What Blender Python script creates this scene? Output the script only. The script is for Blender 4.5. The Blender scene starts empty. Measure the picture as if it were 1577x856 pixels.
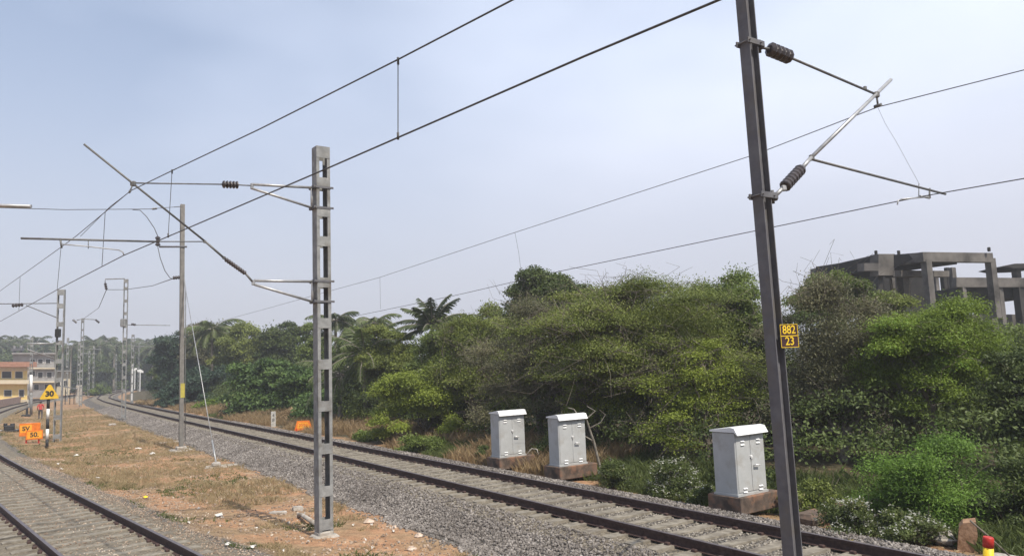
import bpy, bmesh, math, random
import numpy as np
from mathutils import Vector, Matrix

# ------------------------------------------------------------------ camera, world, sun, exposure
W0, H0, F0 = 1577.0, 856.0, 1150.0
PITCH, ROLL, CAMH = 0.1130, 0.0389, 3.064
_f = np.array([0, math.cos(PITCH), math.sin(PITCH)])
_r0 = np.array([1.0, 0, 0]); _u0 = np.array([0, -math.sin(PITCH), math.cos(PITCH)])
_rt = math.cos(ROLL) * _r0 - math.sin(ROLL) * _u0
_up = math.sin(ROLL) * _r0 + math.cos(ROLL) * _u0
scene = bpy.context.scene
cd = bpy.data.cameras.new('camera'); cam = bpy.data.objects.new('camera', cd)
scene.collection.objects.link(cam); scene.camera = cam
M = Matrix(((_rt[0], _up[0], -_f[0], 0), (_rt[1], _up[1], -_f[1], 0), (_rt[2], _up[2], -_f[2], CAMH), (0, 0, 0, 1)))
cam.matrix_world = M
cd.sensor_fit = 'HORIZONTAL'; cd.sensor_width = 36.0; cd.lens = F0 / W0 * 36.0
cd.clip_start = 0.1; cd.clip_end = 12000

SUN_EL, SUN_AZ = math.radians(54), math.radians(141)      # azimuth clockwise from +Y
world = bpy.data.worlds.new('World'); scene.world = world; world.use_nodes = True
nt = world.node_tree; nt.nodes.clear()
out = nt.nodes.new('ShaderNodeOutputWorld'); bg = nt.nodes.new('ShaderNodeBackground')
sky = nt.nodes.new('ShaderNodeTexSky'); sky.sky_type = 'NISHITA'; sky.sun_disc = False
sky.sun_elevation = SUN_EL; sky.sun_rotation = SUN_AZ
sky.air_density = 1.0; sky.dust_density = 1.2; sky.ozone_density = 1.2
tc = nt.nodes.new('ShaderNodeTexCoord'); mp = nt.nodes.new('ShaderNodeMapping')
mp.inputs['Scale'].default_value = (1.1, 1.1, 2.6); mp.inputs['Rotation'].default_value = (0.0, 0.35, 0.5)
noi = nt.nodes.new('ShaderNodeTexNoise'); noi.inputs['Scale'].default_value = 1.3
noi.inputs['Detail'].default_value = 3.5; noi.inputs['Roughness'].default_value = 0.5
rmp = nt.nodes.new('ShaderNodeValToRGB')
rmp.color_ramp.elements[0].position = 0.34; rmp.color_ramp.elements[0].color = (0.24, 0.24, 0.24, 1)
rmp.color_ramp.elements[1].position = 0.80; rmp.color_ramp.elements[1].color = (0.92, 0.92, 0.92, 1)
mixc = nt.nodes.new('ShaderNodeMixRGB'); mixc.inputs[2].default_value = (7.0, 7.6, 9.0, 1)
nt.links.new(tc.outputs['Generated'], mp.inputs['Vector']); nt.links.new(mp.outputs[0], noi.inputs['Vector'])
vd = nt.nodes.new('ShaderNodeVectorMath'); vd.operation = 'DOT_PRODUCT'; vd.inputs[1].default_value = (0.34, 0.0, 0.04)
nt.links.new(tc.outputs['Generated'], vd.inputs[0]); ad_ = nt.nodes.new('ShaderNodeMath'); ad_.operation = 'ADD'
nt.links.new(noi.outputs['Fac'], ad_.inputs[0]); nt.links.new(vd.outputs['Value'], ad_.inputs[1]); nt.links.new(ad_.outputs[0], rmp.inputs[0]); nt.links.new(rmp.outputs[0], mixc.inputs[0])
nt.links.new(sky.outputs[0], mixc.inputs[1])
sx = nt.nodes.new('ShaderNodeSeparateXYZ'); nt.links.new(tc.outputs['Generated'], sx.inputs[0])
hr = nt.nodes.new('ShaderNodeMapRange'); hr.inputs[1].default_value = 0.0; hr.inputs[2].default_value = 0.46; hr.inputs[3].default_value = 0.92; hr.inputs[4].default_value = 0.0
hr.interpolation_type = 'SMOOTHSTEP'; nt.links.new(sx.outputs['Z'], hr.inputs[0])
mh_ = nt.nodes.new('ShaderNodeMixRGB'); mh_.inputs[2].default_value = (4.45, 4.5, 5.15, 1); nt.links.new(hr.outputs[0], mh_.inputs[0]); nt.links.new(mixc.outputs[0], mh_.inputs[1]); nt.links.new(mh_.outputs[0], bg.inputs[0])
bg.inputs[1].default_value = 0.13
nt.links.new(bg.outputs[0], out.inputs[0])

sl = bpy.data.lights.new('sun', 'SUN'); sl.energy = 5.0; sl.angle = math.radians(0.6); sl.color = (1.0, 0.92, 0.80)
so = bpy.data.objects.new('sun', sl); scene.collection.objects.link(so)
sd = Vector((math.sin(SUN_AZ) * math.cos(SUN_EL), math.cos(SUN_AZ) * math.cos(SUN_EL), math.sin(SUN_EL)))
so.rotation_euler = sd.to_track_quat('Z', 'Y').to_euler(); so.location = (0, 0, 40)
vs = scene.view_settings; vs.view_transform = 'Standard'; vs.look = 'None'; vs.gamma = 1.0
vs.exposure = 0.17; vs.use_curve_mapping = False
scene.cycles.max_bounces = 6; scene.cycles.transparent_max_bounces = 6; scene.cycles.volume_bounces = 0

# ------------------------------------------------------------------ layout helpers (photo pixel -> place)
def ray(px, py):
    return _f + (px - W0 / 2) / F0 * _rt - (py - H0 / 2) / F0 * _up
CAM = np.array([0, 0, CAMH])
def P(px, py, z=0.0):                     # point at height z
    d = ray(px, py); return CAM + d * ((z - CAMH) / d[2])
T_ = np.array([-0.5427, 0.840, 0]); T_ /= np.linalg.norm(T_); N_ = np.array([T_[1], -T_[0], 0])
def sq(s, q, z=0.0): return T_ * s + N_ * q + np.array([0, 0, z])
def tosq(p): return float(np.dot(p[:2], T_[:2])), float(np.dot(p[:2], N_[:2]))
def onplane(px, py, p0, nrm):             # where the sight line meets a vertical plane
    d = ray(px, py); p0 = np.asarray(p0, float)
    return CAM + d * (np.dot(p0 - CAM, nrm) / np.dot(d, nrm))
def at(px, py, D):                        # at forward distance D
    d = ray(px, py); return CAM + d * (D / d[1])

B_S = [-60, 0, 10, 20, 27, 35, 45, 55, 65, 80, 95, 118, 141, 158, 175, 192, 216, 250, 300, 360, 450, 700]
B_Q = [10.4, 10.4, 10.37, 10.34, 10.3, 10.25, 10.12, 9.95, 9.8, 9.68, 9.6, 9.62, 10.2, 11.6, 13.6, 16.2, 20.6, 29, 47, 76, 130, 330]
A_S = [-60, -20, 0, 8, 14, 20, 25, 30, 40, 55, 70, 85, 97, 112, 125, 146, 175, 206, 250, 300, 360, 450, 700]
A_Q = [5.5, 4.4, 3.2, 2.42, 1.72, 0.82, 0.12, -0.6, -1.95, -3.35, -4.0, -3.95, -3.5, -2.6, -1.5, 1.3, 6.6, 13.2, 24, 42, 71, 125, 325]
def _smooth(S, Q):
    s = np.arange(-60, 700, 1.0); q = np.interp(s, S, Q)
    k = np.hanning(15); k /= k.sum(); qp = np.pad(q, 7, mode='reflect', reflect_type='odd')
    return s, np.convolve(qp, k, mode='valid')
_bs, _bq = _smooth(B_S, B_Q); _as, _aq = _smooth(A_S, A_Q)
def qB(s): return np.interp(s, _bs, _bq)
def qA(s): return np.interp(s, _as, _aq)

def vnoise(x, y, sc, seed=0):
    x = np.asarray(x) / sc + seed * 17.3; y = np.asarray(y) / sc - seed * 9.1
    xi = np.floor(x); yi = np.floor(y); fx = x - xi; fy = y - yi
    fx = fx * fx * (3 - 2 * fx); fy = fy * fy * (3 - 2 * fy)
    def h(a, b):
        v = np.sin(a * 127.1 + b * 311.7) * 43758.5453; return v - np.floor(v)
    return (h(xi, yi) * (1 - fx) + h(xi + 1, yi) * fx) * (1 - fy) + (h(xi, yi + 1) * (1 - fx) + h(xi + 1, yi + 1) * fx) * fy

PB_b = [-1e4, -40, -6, -3.35, -2.9, -1.80, -1.45, -1.3, 1.3, 1.7, 2.1, 2.5, 3.2, 5, 9, 30, 90, 1e4]
PB_z = [-.75, -.75, -.62, -.66, -.60, -.225, -.195, -.215, -.215, -.20, -.235, -.36, -.38, -.36, -.25, 0, .5, .5]
PA_a = [-1e4, -4, -2.2, -1.5, -1.3, 1.3, 1.5, 2.0, 3.0, 4.5, 1e4]
PA_z = [-.42, -.40, -.30, -.19, -.184, -.184, -.19, -.27, -.42, -.54, -.75]
def height(s, q):
    s = np.asarray(s, float); q = np.asarray(q, float)
    b = q - qB(s); a = q - qA(s)
    zb = np.interp(b, PB_b, PB_z); za = np.interp(a, PA_a, PA_z)
    z = np.maximum(zb, za)
    soil = np.clip((a - 2.2) / 1.0, 0, 1) * np.clip((-3.2 - b) / .6, 0, 1) + np.clip((b - 2.7) / 1.0, 0, 1)
    z = z + soil * ((vnoise(s, q, 2.1, 1) - .5) * .14 + (vnoise(s, q, .6, 2) - .5) * .06 + (vnoise(s, q, 9, 3) - .5) * .2 * np.clip(b / 5, 0, 1))
    bal = np.clip((b + 3.2) / .4, 0, 1) * np.clip((-1.5 - b) / .3, 0, 1)
    nearb = np.clip((1.7 - np.abs(a)) / .3, 0, 1)
    return z + bal * (vnoise(s, q, 1.1, 5) - .5) * .06 + nearb * ((vnoise(s, q, .7, 6) - .5) * .035 + (vnoise(s, q, .25, 7) - .5) * .02)
def gz(p):
    s, q = tosq(p); return float(height(s, q))
def G(px, py):                            # ground point under a pixel
    z = -.5
    for _ in range(12):
        p = P(px, py, z); z = gz(p)
    return P(px, py, z)

# ------------------------------------------------------------------ generic builders
COL = scene.collection
def link(o, parent=None):
    COL.objects.link(o)
    if parent is not None: o.parent = parent
    return o
def tag(o, label=None, cat=None, group=None, kind=None):
    if label: o['label'] = label
    if cat: o['category'] = cat
    if group: o['group'] = group
    if kind: o['kind'] = kind
    return o
def empty(name, loc, rz=0.0, label=None, cat=None, group=None):
    o = bpy.data.objects.new(name, None); COL.objects.link(o); o.location = Vector(loc); o.rotation_euler = (0, 0, rz)
    o.empty_display_size = .2
    return tag(o, label, cat, group)
def copy_tree(o, parent=None):
    c = o.copy(); COL.objects.link(c)
    if parent is not None: c.parent = parent
    for ch in list(o.children): copy_tree(ch, c)
    return c

class MB:
    """collects verts/faces in world or local coordinates, with a material index"""
    def __init__(s): s.v = []; s.f = []; s.m = []; s.smooth = []
    def add(s, vs, fs, mi=0, sm=False):
        o = len(s.v); s.v += [tuple(map(float, v)) for v in vs]
        for f in fs: s.f.append(tuple(o + i for i in f)); s.m.append(mi); s.smooth.append(sm)
    def box(s, c, sz, rz=0.0, mi=0, bev=0.0, ax=None):
        c = np.asarray(c, float); hx, hy, hz = np.asarray(sz, float) / 2
        if ax is None:
            ca, sa = math.cos(rz), math.sin(rz); X = np.array([ca, sa, 0]); Y = np.array([-sa, ca, 0]); Z = np.array([0, 0, 1.])
        else: X, Y, Z = [np.asarray(a, float) for a in ax]
        if bev <= 0:
            vs = [c + X * i * hx + Y * j * hy + Z * k * hz for k in (-1, 1) for j in (-1, 1) for i in (-1, 1)]
            s.add(vs, [(0, 2, 3, 1), (4, 5, 7, 6), (0, 1, 5, 4), (2, 6, 7, 3), (0, 4, 6, 2), (1, 3, 7, 5)], mi)
        else:
            b = min(bev, hx * .9, hy * .9, hz * .9)
            ring = lambda ix, iy: [(-ix, -iy + b), (-ix + b, -iy), (ix - b, -iy), (ix, -iy + b), (ix, iy - b), (ix - b, iy), (-ix + b, iy), (-ix, iy - b)]
            vs = []
            for (z, d) in ((-hz, b), (-hz + b, 0), (hz - b, 0), (hz, b)):
                for (x, y) in ring(hx - d, hy - d): vs.append(c + X * x + Y * y + Z * z)
            fs = [tuple(reversed(range(8))), tuple(range(24, 32))]
            for k in range(3):
                for i in range(8): fs.append((k * 8 + i, k * 8 + (i + 1) % 8, k * 8 + 8 + (i + 1) % 8, k * 8 + 8 + i))
            s.add(vs, fs, mi)
    def tube(s, pts, r, n=8, mi=0, cap=True, sm=True):
        pts = [np.asarray(p, float) for p in pts]; m = len(pts)
        rs = [r] * m if np.isscalar(r) else list(r)
        vs = []; prev = None
        for i, p in enumerate(pts):
            d = pts[min(i + 1, m - 1)] - pts[max(i - 1, 0)]; L = np.linalg.norm(d); d = d / L if L > 1e-9 else np.array([0, 0, 1.])
            if prev is None:
                u = np.cross(d, [0, 0, 1.]) if abs(d[2]) < .95 else np.cross(d, [1., 0, 0])
            else: u = prev - d * np.dot(prev, d)
            u /= np.linalg.norm(u); w = np.cross(d, u); prev = u
            for k in range(n):
                a = 2 * math.pi * k / n; vs.append(p + (u * math.cos(a) + w * math.sin(a)) * rs[i])
        fs = []
        for i in range(m - 1):
            for k in range(n): fs.append((i * n + k, i * n + (k + 1) % n, (i + 1) * n + (k + 1) % n, (i + 1) * n + k))
        o = len(s.v); s.add(vs, fs, mi, sm)
        if cap and n > 2:
            s.f.append(tuple(o + k for k in reversed(range(n)))); s.m.append(mi); s.smooth.append(False)
            s.f.append(tuple(o + (m - 1) * n + k for k in range(n))); s.m.append(mi); s.smooth.append(False)
    def prism(s, outline, depth_vec, mi=0):
        n = len(outline); o = [np.asarray(p, float) for p in outline]; d = np.asarray(depth_vec, float)
        s.add(o + [p + d for p in o], [tuple(reversed(range(n))), tuple(range(n, 2 * n))] + [(i, (i + 1) % n, n + (i + 1) % n, n + i) for i in range(n)], mi)
    def build(s, name, mats, parent=None, origin=None, recalc=True):
        me = bpy.data.meshes.new(name)
        v = np.array(s.v, dtype=np.float64).reshape(-1, 3)
        if origin is not None: v = v - np.asarray(origin, float)
        me.from_pydata([tuple(a) for a in v], [], s.f)
        if recalc:
            bm = bmesh.new(); bm.from_mesh(me); bmesh.ops.recalc_face_normals(bm, faces=bm.faces); bm.to_mesh(me); bm.free()
        me.polygons.foreach_set('material_index', s.m); me.polygons.foreach_set('use_smooth', s.smooth)
        for m in (mats if isinstance(mats, (list, tuple)) else [mats]): me.materials.append(m)
        me.update()
        o = bpy.data.objects.new(name, me); link(o, parent)
        if origin is not None and parent is None: o.location = Vector(origin)
        return o

def np_mesh(name, verts, faces, mats, parent=None, attrs=None, mi=None, smooth=False):
    """faces: (n,k) int array with constant k"""
    me = bpy.data.meshes.new(name); nv = len(verts); nf, k = faces.shape
    me.vertices.add(nv); me.vertices.foreach_set('co', np.ascontiguousarray(verts, dtype=np.float32).ravel())
    me.loops.add(nf * k); me.loops.foreach_set('vertex_index', np.ascontiguousarray(faces, dtype=np.int32).ravel())
    me.polygons.add(nf); me.polygons.foreach_set('loop_start', np.arange(nf, dtype=np.int32) * k)
    me.polygons.foreach_set('loop_total', np.full(nf, k, dtype=np.int32))
    if mi is not None: me.polygons.foreach_set('material_index', np.asarray(mi, dtype=np.int32))
    me.polygons.foreach_set('use_smooth', np.full(nf, smooth, dtype=bool))
    for m in (mats if isinstance(mats, (list, tuple)) else [mats]): me.materials.append(m)
    for nm, (dom, arr) in (attrs or {}).items():
        a = me.attributes.new(nm, 'FLOAT', dom); a.data.foreach_set('value', np.asarray(arr, dtype=np.float32))
    me.update(calc_edges=True); me.validate()
    o = bpy.data.objects.new(name, me); return link(o, parent)

# ------------------------------------------------------------------ materials
def newmat(name):
    m = bpy.data.materials.new(name); m.use_nodes = True; t = m.node_tree
    return m, t, t.nodes['Principled BSDF']
def nd(t, typ, **kw):
    n = t.nodes.new(typ)
    for k, v in kw.items():
        if k in n.inputs: n.inputs[k].default_value = v
        else: setattr(n, k, v)
    return n
def ramp(t, stops):
    r = t.nodes.new('ShaderNodeValToRGB'); e = r.color_ramp.elements
    while len(e) < len(stops): e.new(0.5)
    for i, (p, c) in enumerate(stops): e[i].position = p; e[i].color = (*c, 1)
    return r
def rough_mat(name, c1, c2, scale=8.0, rough=.75, metal=0.0, bump=.2, c3=None, scale2=None, spec=.35, thr=(.35, .65), bscale=None):
    m, t, b = newmat(name)
    co = nd(t, 'ShaderNodeTexCoord'); n = nd(t, 'ShaderNodeTexNoise', Scale=scale, Detail=8.0, Roughness=.6)
    t.links.new(co.outputs['Object'], n.inputs['Vector'])
    r = ramp(t, [(thr[0], c1), (thr[1], c2)]); t.links.new(n.outputs['Fac'], r.inputs[0]); col = r.outputs[0]
    if c3 is not None:
        n2 = nd(t, 'ShaderNodeTexNoise', Scale=scale2 or scale * .2, Detail=6.0, Roughness=.65); t.links.new(co.outputs['Object'], n2.inputs['Vector'])
        r2 = ramp(t, [(.5, (0, 0, 0)), (.66, (1, 1, 1))]); t.links.new(n2.outputs['Fac'], r2.inputs[0])
        mx = nd(t, 'ShaderNodeMixRGB'); mx.inputs[2].default_value = (*c3, 1)
        t.links.new(r2.outputs[0], mx.inputs[0]); t.links.new(col, mx.inputs[1]); col = mx.outputs[0]
    t.links.new(col, b.inputs['Base Color'])
    b.inputs['Roughness'].default_value = rough; b.inputs['Metallic'].default_value = metal; b.inputs['Specular IOR Level'].default_value = spec
    if bump:
        n3 = nd(t, 'ShaderNodeTexNoise', Scale=bscale or scale * 3, Detail=6.0); t.links.new(co.outputs['Object'], n3.inputs['Vector'])
        bp = nd(t, 'ShaderNodeBump', Strength=bump, Distance=.02); t.links.new(n3.outputs['Fac'], bp.inputs['Height']); t.links.new(bp.outputs[0], b.inputs['Normal'])
    return m
def leaf_mat(name, dark, light, trans=.3, extra=None):
    m, t, b = newmat(name)
    a = nd(t, 'ShaderNodeAttribute', attribute_name='tint')
    st = [(0.0, dark), (.85, light)] + ([(1.0, extra)] if extra else [])
    r = ramp(t, st); t.links.new(a.outputs['Fac'], r.inputs[0]); t.links.new(r.outputs[0], b.inputs['Base Color'])
    b.inputs['Roughness'].default_value = .55; b.inputs['Specular IOR Level'].default_value = .25
    tr = nd(t, 'ShaderNodeBsdfTranslucent'); t.links.new(r.outputs[0], tr.inputs['Color'])
    mx = nd(t, 'ShaderNodeMixShader'); mx.inputs[0].default_value = trans
    o = t.nodes['Material Output']; t.links.new(b.outputs[0], mx.inputs[1]); t.links.new(tr.outputs[0], mx.inputs[2]); t.links.new(mx.outputs[0], o.inputs[0])
    return m
galv = rough_mat('galvanised_steel', (.17, .175, .175), (.27, .275, .27), 5, .7, .05, .2, c3=(.13, .12, .105), scale2=1.6)
galv_dark = rough_mat('weathered_steel', (.095, .095, .105), (.135, .135, .145), 6, .65, .1, .15, c3=(.12, .112, .10), scale2=2.0)
steel_tube = rough_mat('steel_tube', (.28, .285, .29), (.42, .42, .42), 9, .45, .5, .1)
dark_tube = rough_mat('dull_steel_tube', (.10, .10, .10), (.17, .17, .165), 9, .55, .3, .1)
wire_mat = rough_mat('wire_metal', (.05, .05, .05), (.09, .085, .08), 20, .6, .3, 0)
insul = rough_mat('insulator_glaze', (.035, .028, .028), (.06, .05, .05), 12, .3, 0, .05, spec=.5)
concrete = rough_mat('concrete', (.27, .25, .22), (.42, .39, .35), 6, .9, 0, .3, c3=(.22, .17, .12), scale2=2.2)
sleeper_m = rough_mat('dusty_sleeper', (.15, .132, .105), (.255, .23, .185), 7, .95, 0, .4, c3=(.115, .10, .08), scale2=2.5)
rail_side = rough_mat('rusty_rail', (.040, .023, .020), (.075, .045, .038), 14, .8, .1, .2)
rail_top = rough_mat('worn_rail_top', (.10, .085, .09), (.16, .14, .145), 10, .5, .4, .05)
bark = rough_mat('bark', (.06, .05, .038), (.13, .11, .085), 7, .95, 0, .5)
bark_grey = rough_mat('grey_bark', (.08, .068, .053), (.19, .165, .135), 6, .95, 0, .5)
palm_bark = rough_mat('palm_bark', (.13, .115, .095), (.25, .225, .19), 9, .95, 0, .5)
black_m = rough_mat('black_paint', (.012, .012, .013), (.03, .03, .03), 8, .6, 0, .1)
litter_m = rough_mat('dirty_white', (.38, .36, .32), (.66, .64, .60), 9, .8, 0, .05)
white_m = rough_mat('white_paint', (.62, .62, .60), (.78, .78, .76), 6, .6, 0, .05)
orange_m = rough_mat('orange_board', (.50, .12, .012), (.72, .20, .02), 6, .5, 0, .05)
amber_m = rough_mat('amber_board', (.62, .25, .015), (.78, .36, .03), 6, .5, 0, .05)
red_m = rough_mat('red_paint', (.35, .02, .015), (.5, .04, .03), 6, .5, 0, .05)
yellow_m = rough_mat('yellow_paint', (.68, .46, .02), (.8, .56, .03), 6, .5, 0, .05)
plate_m = rough_mat('black_plate', (.035, .015, .02), (.06, .025, .03), 6, .5, 0, .05)

# ------------------------------------------------------------------ ground
def ground_material():
    m, t, b = newmat('railway_ground')
    co = nd(t, 'ShaderNodeTexCoord'); L = t.links.new
    aB = nd(t, 'ShaderNodeAttribute', attribute_name='ballast'); aG = nd(t, 'ShaderNodeAttribute', attribute_name='verge'); aD = nd(t, 'ShaderNodeAttribute', attribute_name='dust')
    # soil : orange laterite with tan, straw and dark patches
    n1 = nd(t, 'ShaderNodeTexNoise', Scale=.55, Detail=9.0, Roughness=.62); L(co.outputs['Object'], n1.inputs['Vector'])
    n2 = nd(t, 'ShaderNodeTexNoise', Scale=5.0, Detail=9.0, Roughness=.7); L(co.outputs['Object'], n2.inputs['Vector'])
    n3 = nd(t, 'ShaderNodeTexNoise', Scale=28.0, Detail=5.0, Roughness=.7); L(co.outputs['Object'], n3.inputs['Vector'])
    r1 = ramp(t, [(.30, (.20, .155, .10)), (.45, (.30, .215, .135)), (.58, (.38, .225, .135)), (.70, (.35, .27, .185))]); L(n1.outputs['Fac'], r1.inputs[0])
    r2 = ramp(t, [(.32, (.42, .40, .36)), (.62, (1.18, 1.12, 1.05))]); L(n2.outputs['Fac'], r2.inputs[0])
    mu = nd(t, 'ShaderNodeMixRGB', blend_type='MULTIPLY'); mu.inputs[0].default_value = .75; L(r1.outputs[0], mu.inputs[1]); L(r2.outputs[0], mu.inputs[2])
    r3 = ramp(t, [(.38, (.62, .6, .58)), (.6, (1.15, 1.15, 1.15))]); L(n3.outputs['Fac'], r3.inputs[0])
    mu2 = nd(t, 'ShaderNodeMixRGB', blend_type='MULTIPLY'); mu2.inputs[0].default_value = .7; L(mu.outputs[0], mu2.inputs[1]); L(r3.outputs[0], mu2.inputs[2])
    # ballast : voronoi stones
    v = nd(t, 'ShaderNodeTexVoronoi', Scale=19.0); L(co.outputs['Object'], v.inputs['Vector'])
    sp = nd(t, 'ShaderNodeSeparateColor'); L(v.outputs['Color'], sp.inputs[0])
    rb = ramp(t, [(0, (.10, .092, .082)), (.6, (.19, .175, .157)), (1, (.31, .285, .26))]); L(sp.outputs[0], rb.inputs[0])
    rd = ramp(t, [(.35, (1, 1, 1)), (.75, (.35, .33, .3))]); L(v.outputs['Distance'], rd.inputs[0])
    mb = nd(t, 'ShaderNodeMixRGB', blend_type='MULTIPLY'); mb.inputs[0].default_value = 1; L(rb.outputs[0], mb.inputs[1]); L(rd.outputs[0], mb.inputs[2])
    # dust
    rdu = ramp(t, [(.3, (.12, .10, .078)), (.65, (.245, .215, .165))]); L(n2.outputs['Fac'], rdu.inputs[0])
    # verge : weedy brown green
    rv = ramp(t, [(.3, (.035, .035, .018)), (.5, (.07, .06, .035)), (.7, (.15, .105, .065))]); L(n2.outputs['Fac'], rv.inputs[0])
    def thr(att, nse, amp=.55):
        ad = nd(t, 'ShaderNodeMath', operation='MULTIPLY_ADD'); L(nse.outputs['Fac'], ad.inputs[0]); ad.inputs[1].default_value = amp; L(att.outputs['Fac'], ad.inputs[2])
        rr = nd(t, 'ShaderNodeMapRange'); L(ad.outputs[0], rr.inputs[0]); rr.inputs[1].default_value = .5 + amp * .5 - .1; rr.inputs[2].default_value = .5 + amp * .5 + .1
        return rr.outputs[0]
    x1 = nd(t, 'ShaderNodeMixRGB'); L(thr(aG, n2), x1.inputs[0]); L(mu2.outputs[0], x1.inputs[1]); L(rv.outputs[0], x1.inputs[2])
    x2 = nd(t, 'ShaderNodeMixRGB'); L(thr(aB, n2), x2.inputs[0]); L(x1.outputs[0], x2.inputs[1]); L(mb.outputs[0], x2.inputs[2])
    x3 = nd(t, 'ShaderNodeMixRGB'); L(thr(aD, n2, .9), x3.inputs[0]); L(x2.outputs[0], x3.inputs[1]); L(rdu.outputs[0], x3.inputs[2])
    L(x3.outputs[0], b.inputs['Base Color']); b.inputs['Roughness'].default_value = .95; b.inputs['Specular IOR Level'].default_value = .15
    hs = nd(t, 'ShaderNodeMath', operation='MULTIPLY_ADD'); L(n3.outputs['Fac'], hs.inputs[0]); hs.inputs[1].default_value = .6; L(n2.outputs['Fac'], hs.inputs[2])
    hb = nd(t, 'ShaderNodeMath', operation='MULTIPLY'); L(v.outputs['Distance'], hb.inputs[0]); hb.inputs[1].default_value = -2.2
    hm = nd(t, 'ShaderNodeMixRGB'); L(aB.outputs['Fac'], hm.inputs[0]); L(hs.outputs[0], hm.inputs[1]); L(hb.outputs[0], hm.inputs[2])
    bp = nd(t, 'ShaderNodeBump', Strength=.8, Distance=.035); L(hm.outputs[0], bp.inputs['Height']); L(bp.outputs[0], b.inputs['Normal'])
    return m
sv = np.concatenate([[-900, -400, -150, -60, -25, -8], np.arange(0, 34, .16), np.arange(34, 70, .5), np.arange(70, 220, 2.0), [225, 235, 250, 270, 300, 340, 390, 450, 520, 600, 690]])
uv = np.concatenate([[-700, -400, -200, -100, -60, -40, -30, -25, -20], np.arange(-16, -11, .4), np.arange(-11, 5, .11), np.arange(5, 12, .4), [13, 15, 18, 22, 27, 33, 40, 50, 65, 90, 130, 200, 300, 450, 700]])
SS, UU = np.meshgrid(sv, uv, indexing='ij'); QQ = UU + qB(SS)
ZZ = height(SS, QQ)
XY = SS[..., None] * T_[:2] + QQ[..., None] * N_[:2]
gv = np.concatenate([XY, ZZ[..., None]], -1).reshape(-1, 3)
ni, nj = SS.shape; idx = np.arange(ni * nj).reshape(ni, nj)
gf = np.stack([idx[:-1, :-1], idx[1:, :-1], idx[1:, 1:], idx[:-1, 1:]], -1).reshape(-1, 4)[:, ::-1]
AA = QQ - qA(SS); BBd = UU
def band(x, lo, hi, w): return np.clip((x - lo) / w + .5, 0, 1) * np.clip((hi - x) / w + .5, 0, 1)
wob = (vnoise(SS, QQ, 1.3, 8) - .5) * .5
ballast = np.maximum(band(BBd, -3.1 + wob * .6, 2.25 + wob * .3, .3), band(AA, -2.2, 2.1 + wob, .5))
dust = np.maximum(band(BBd, -1.95 + wob * .3, -.9, .25) * .85, np.maximum(band(BBd, -1.25, 1.25, .2) * .42, band(AA, -1.9, 1.8, .5) * .78))
dust = np.maximum(dust, band(AA, 1.2, 2.6 + wob, .8) * .45)
verge = np.clip((BBd - 2.6 - wob * 2) / 1.2, 0, 1) * .9
verge = np.maximum(verge, band(BBd, -60, -3.2, .3) * np.clip((SS - 24) / 40, 0, 1) * .25)
ground = np_mesh('ground', gv, gf, ground_material(), attrs={'ballast': ('POINT', ballast.ravel()), 'dust': ('POINT', dust.ravel()), 'verge': ('POINT', verge.ravel())}, smooth=True)
tag(ground, kind='structure')

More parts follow.
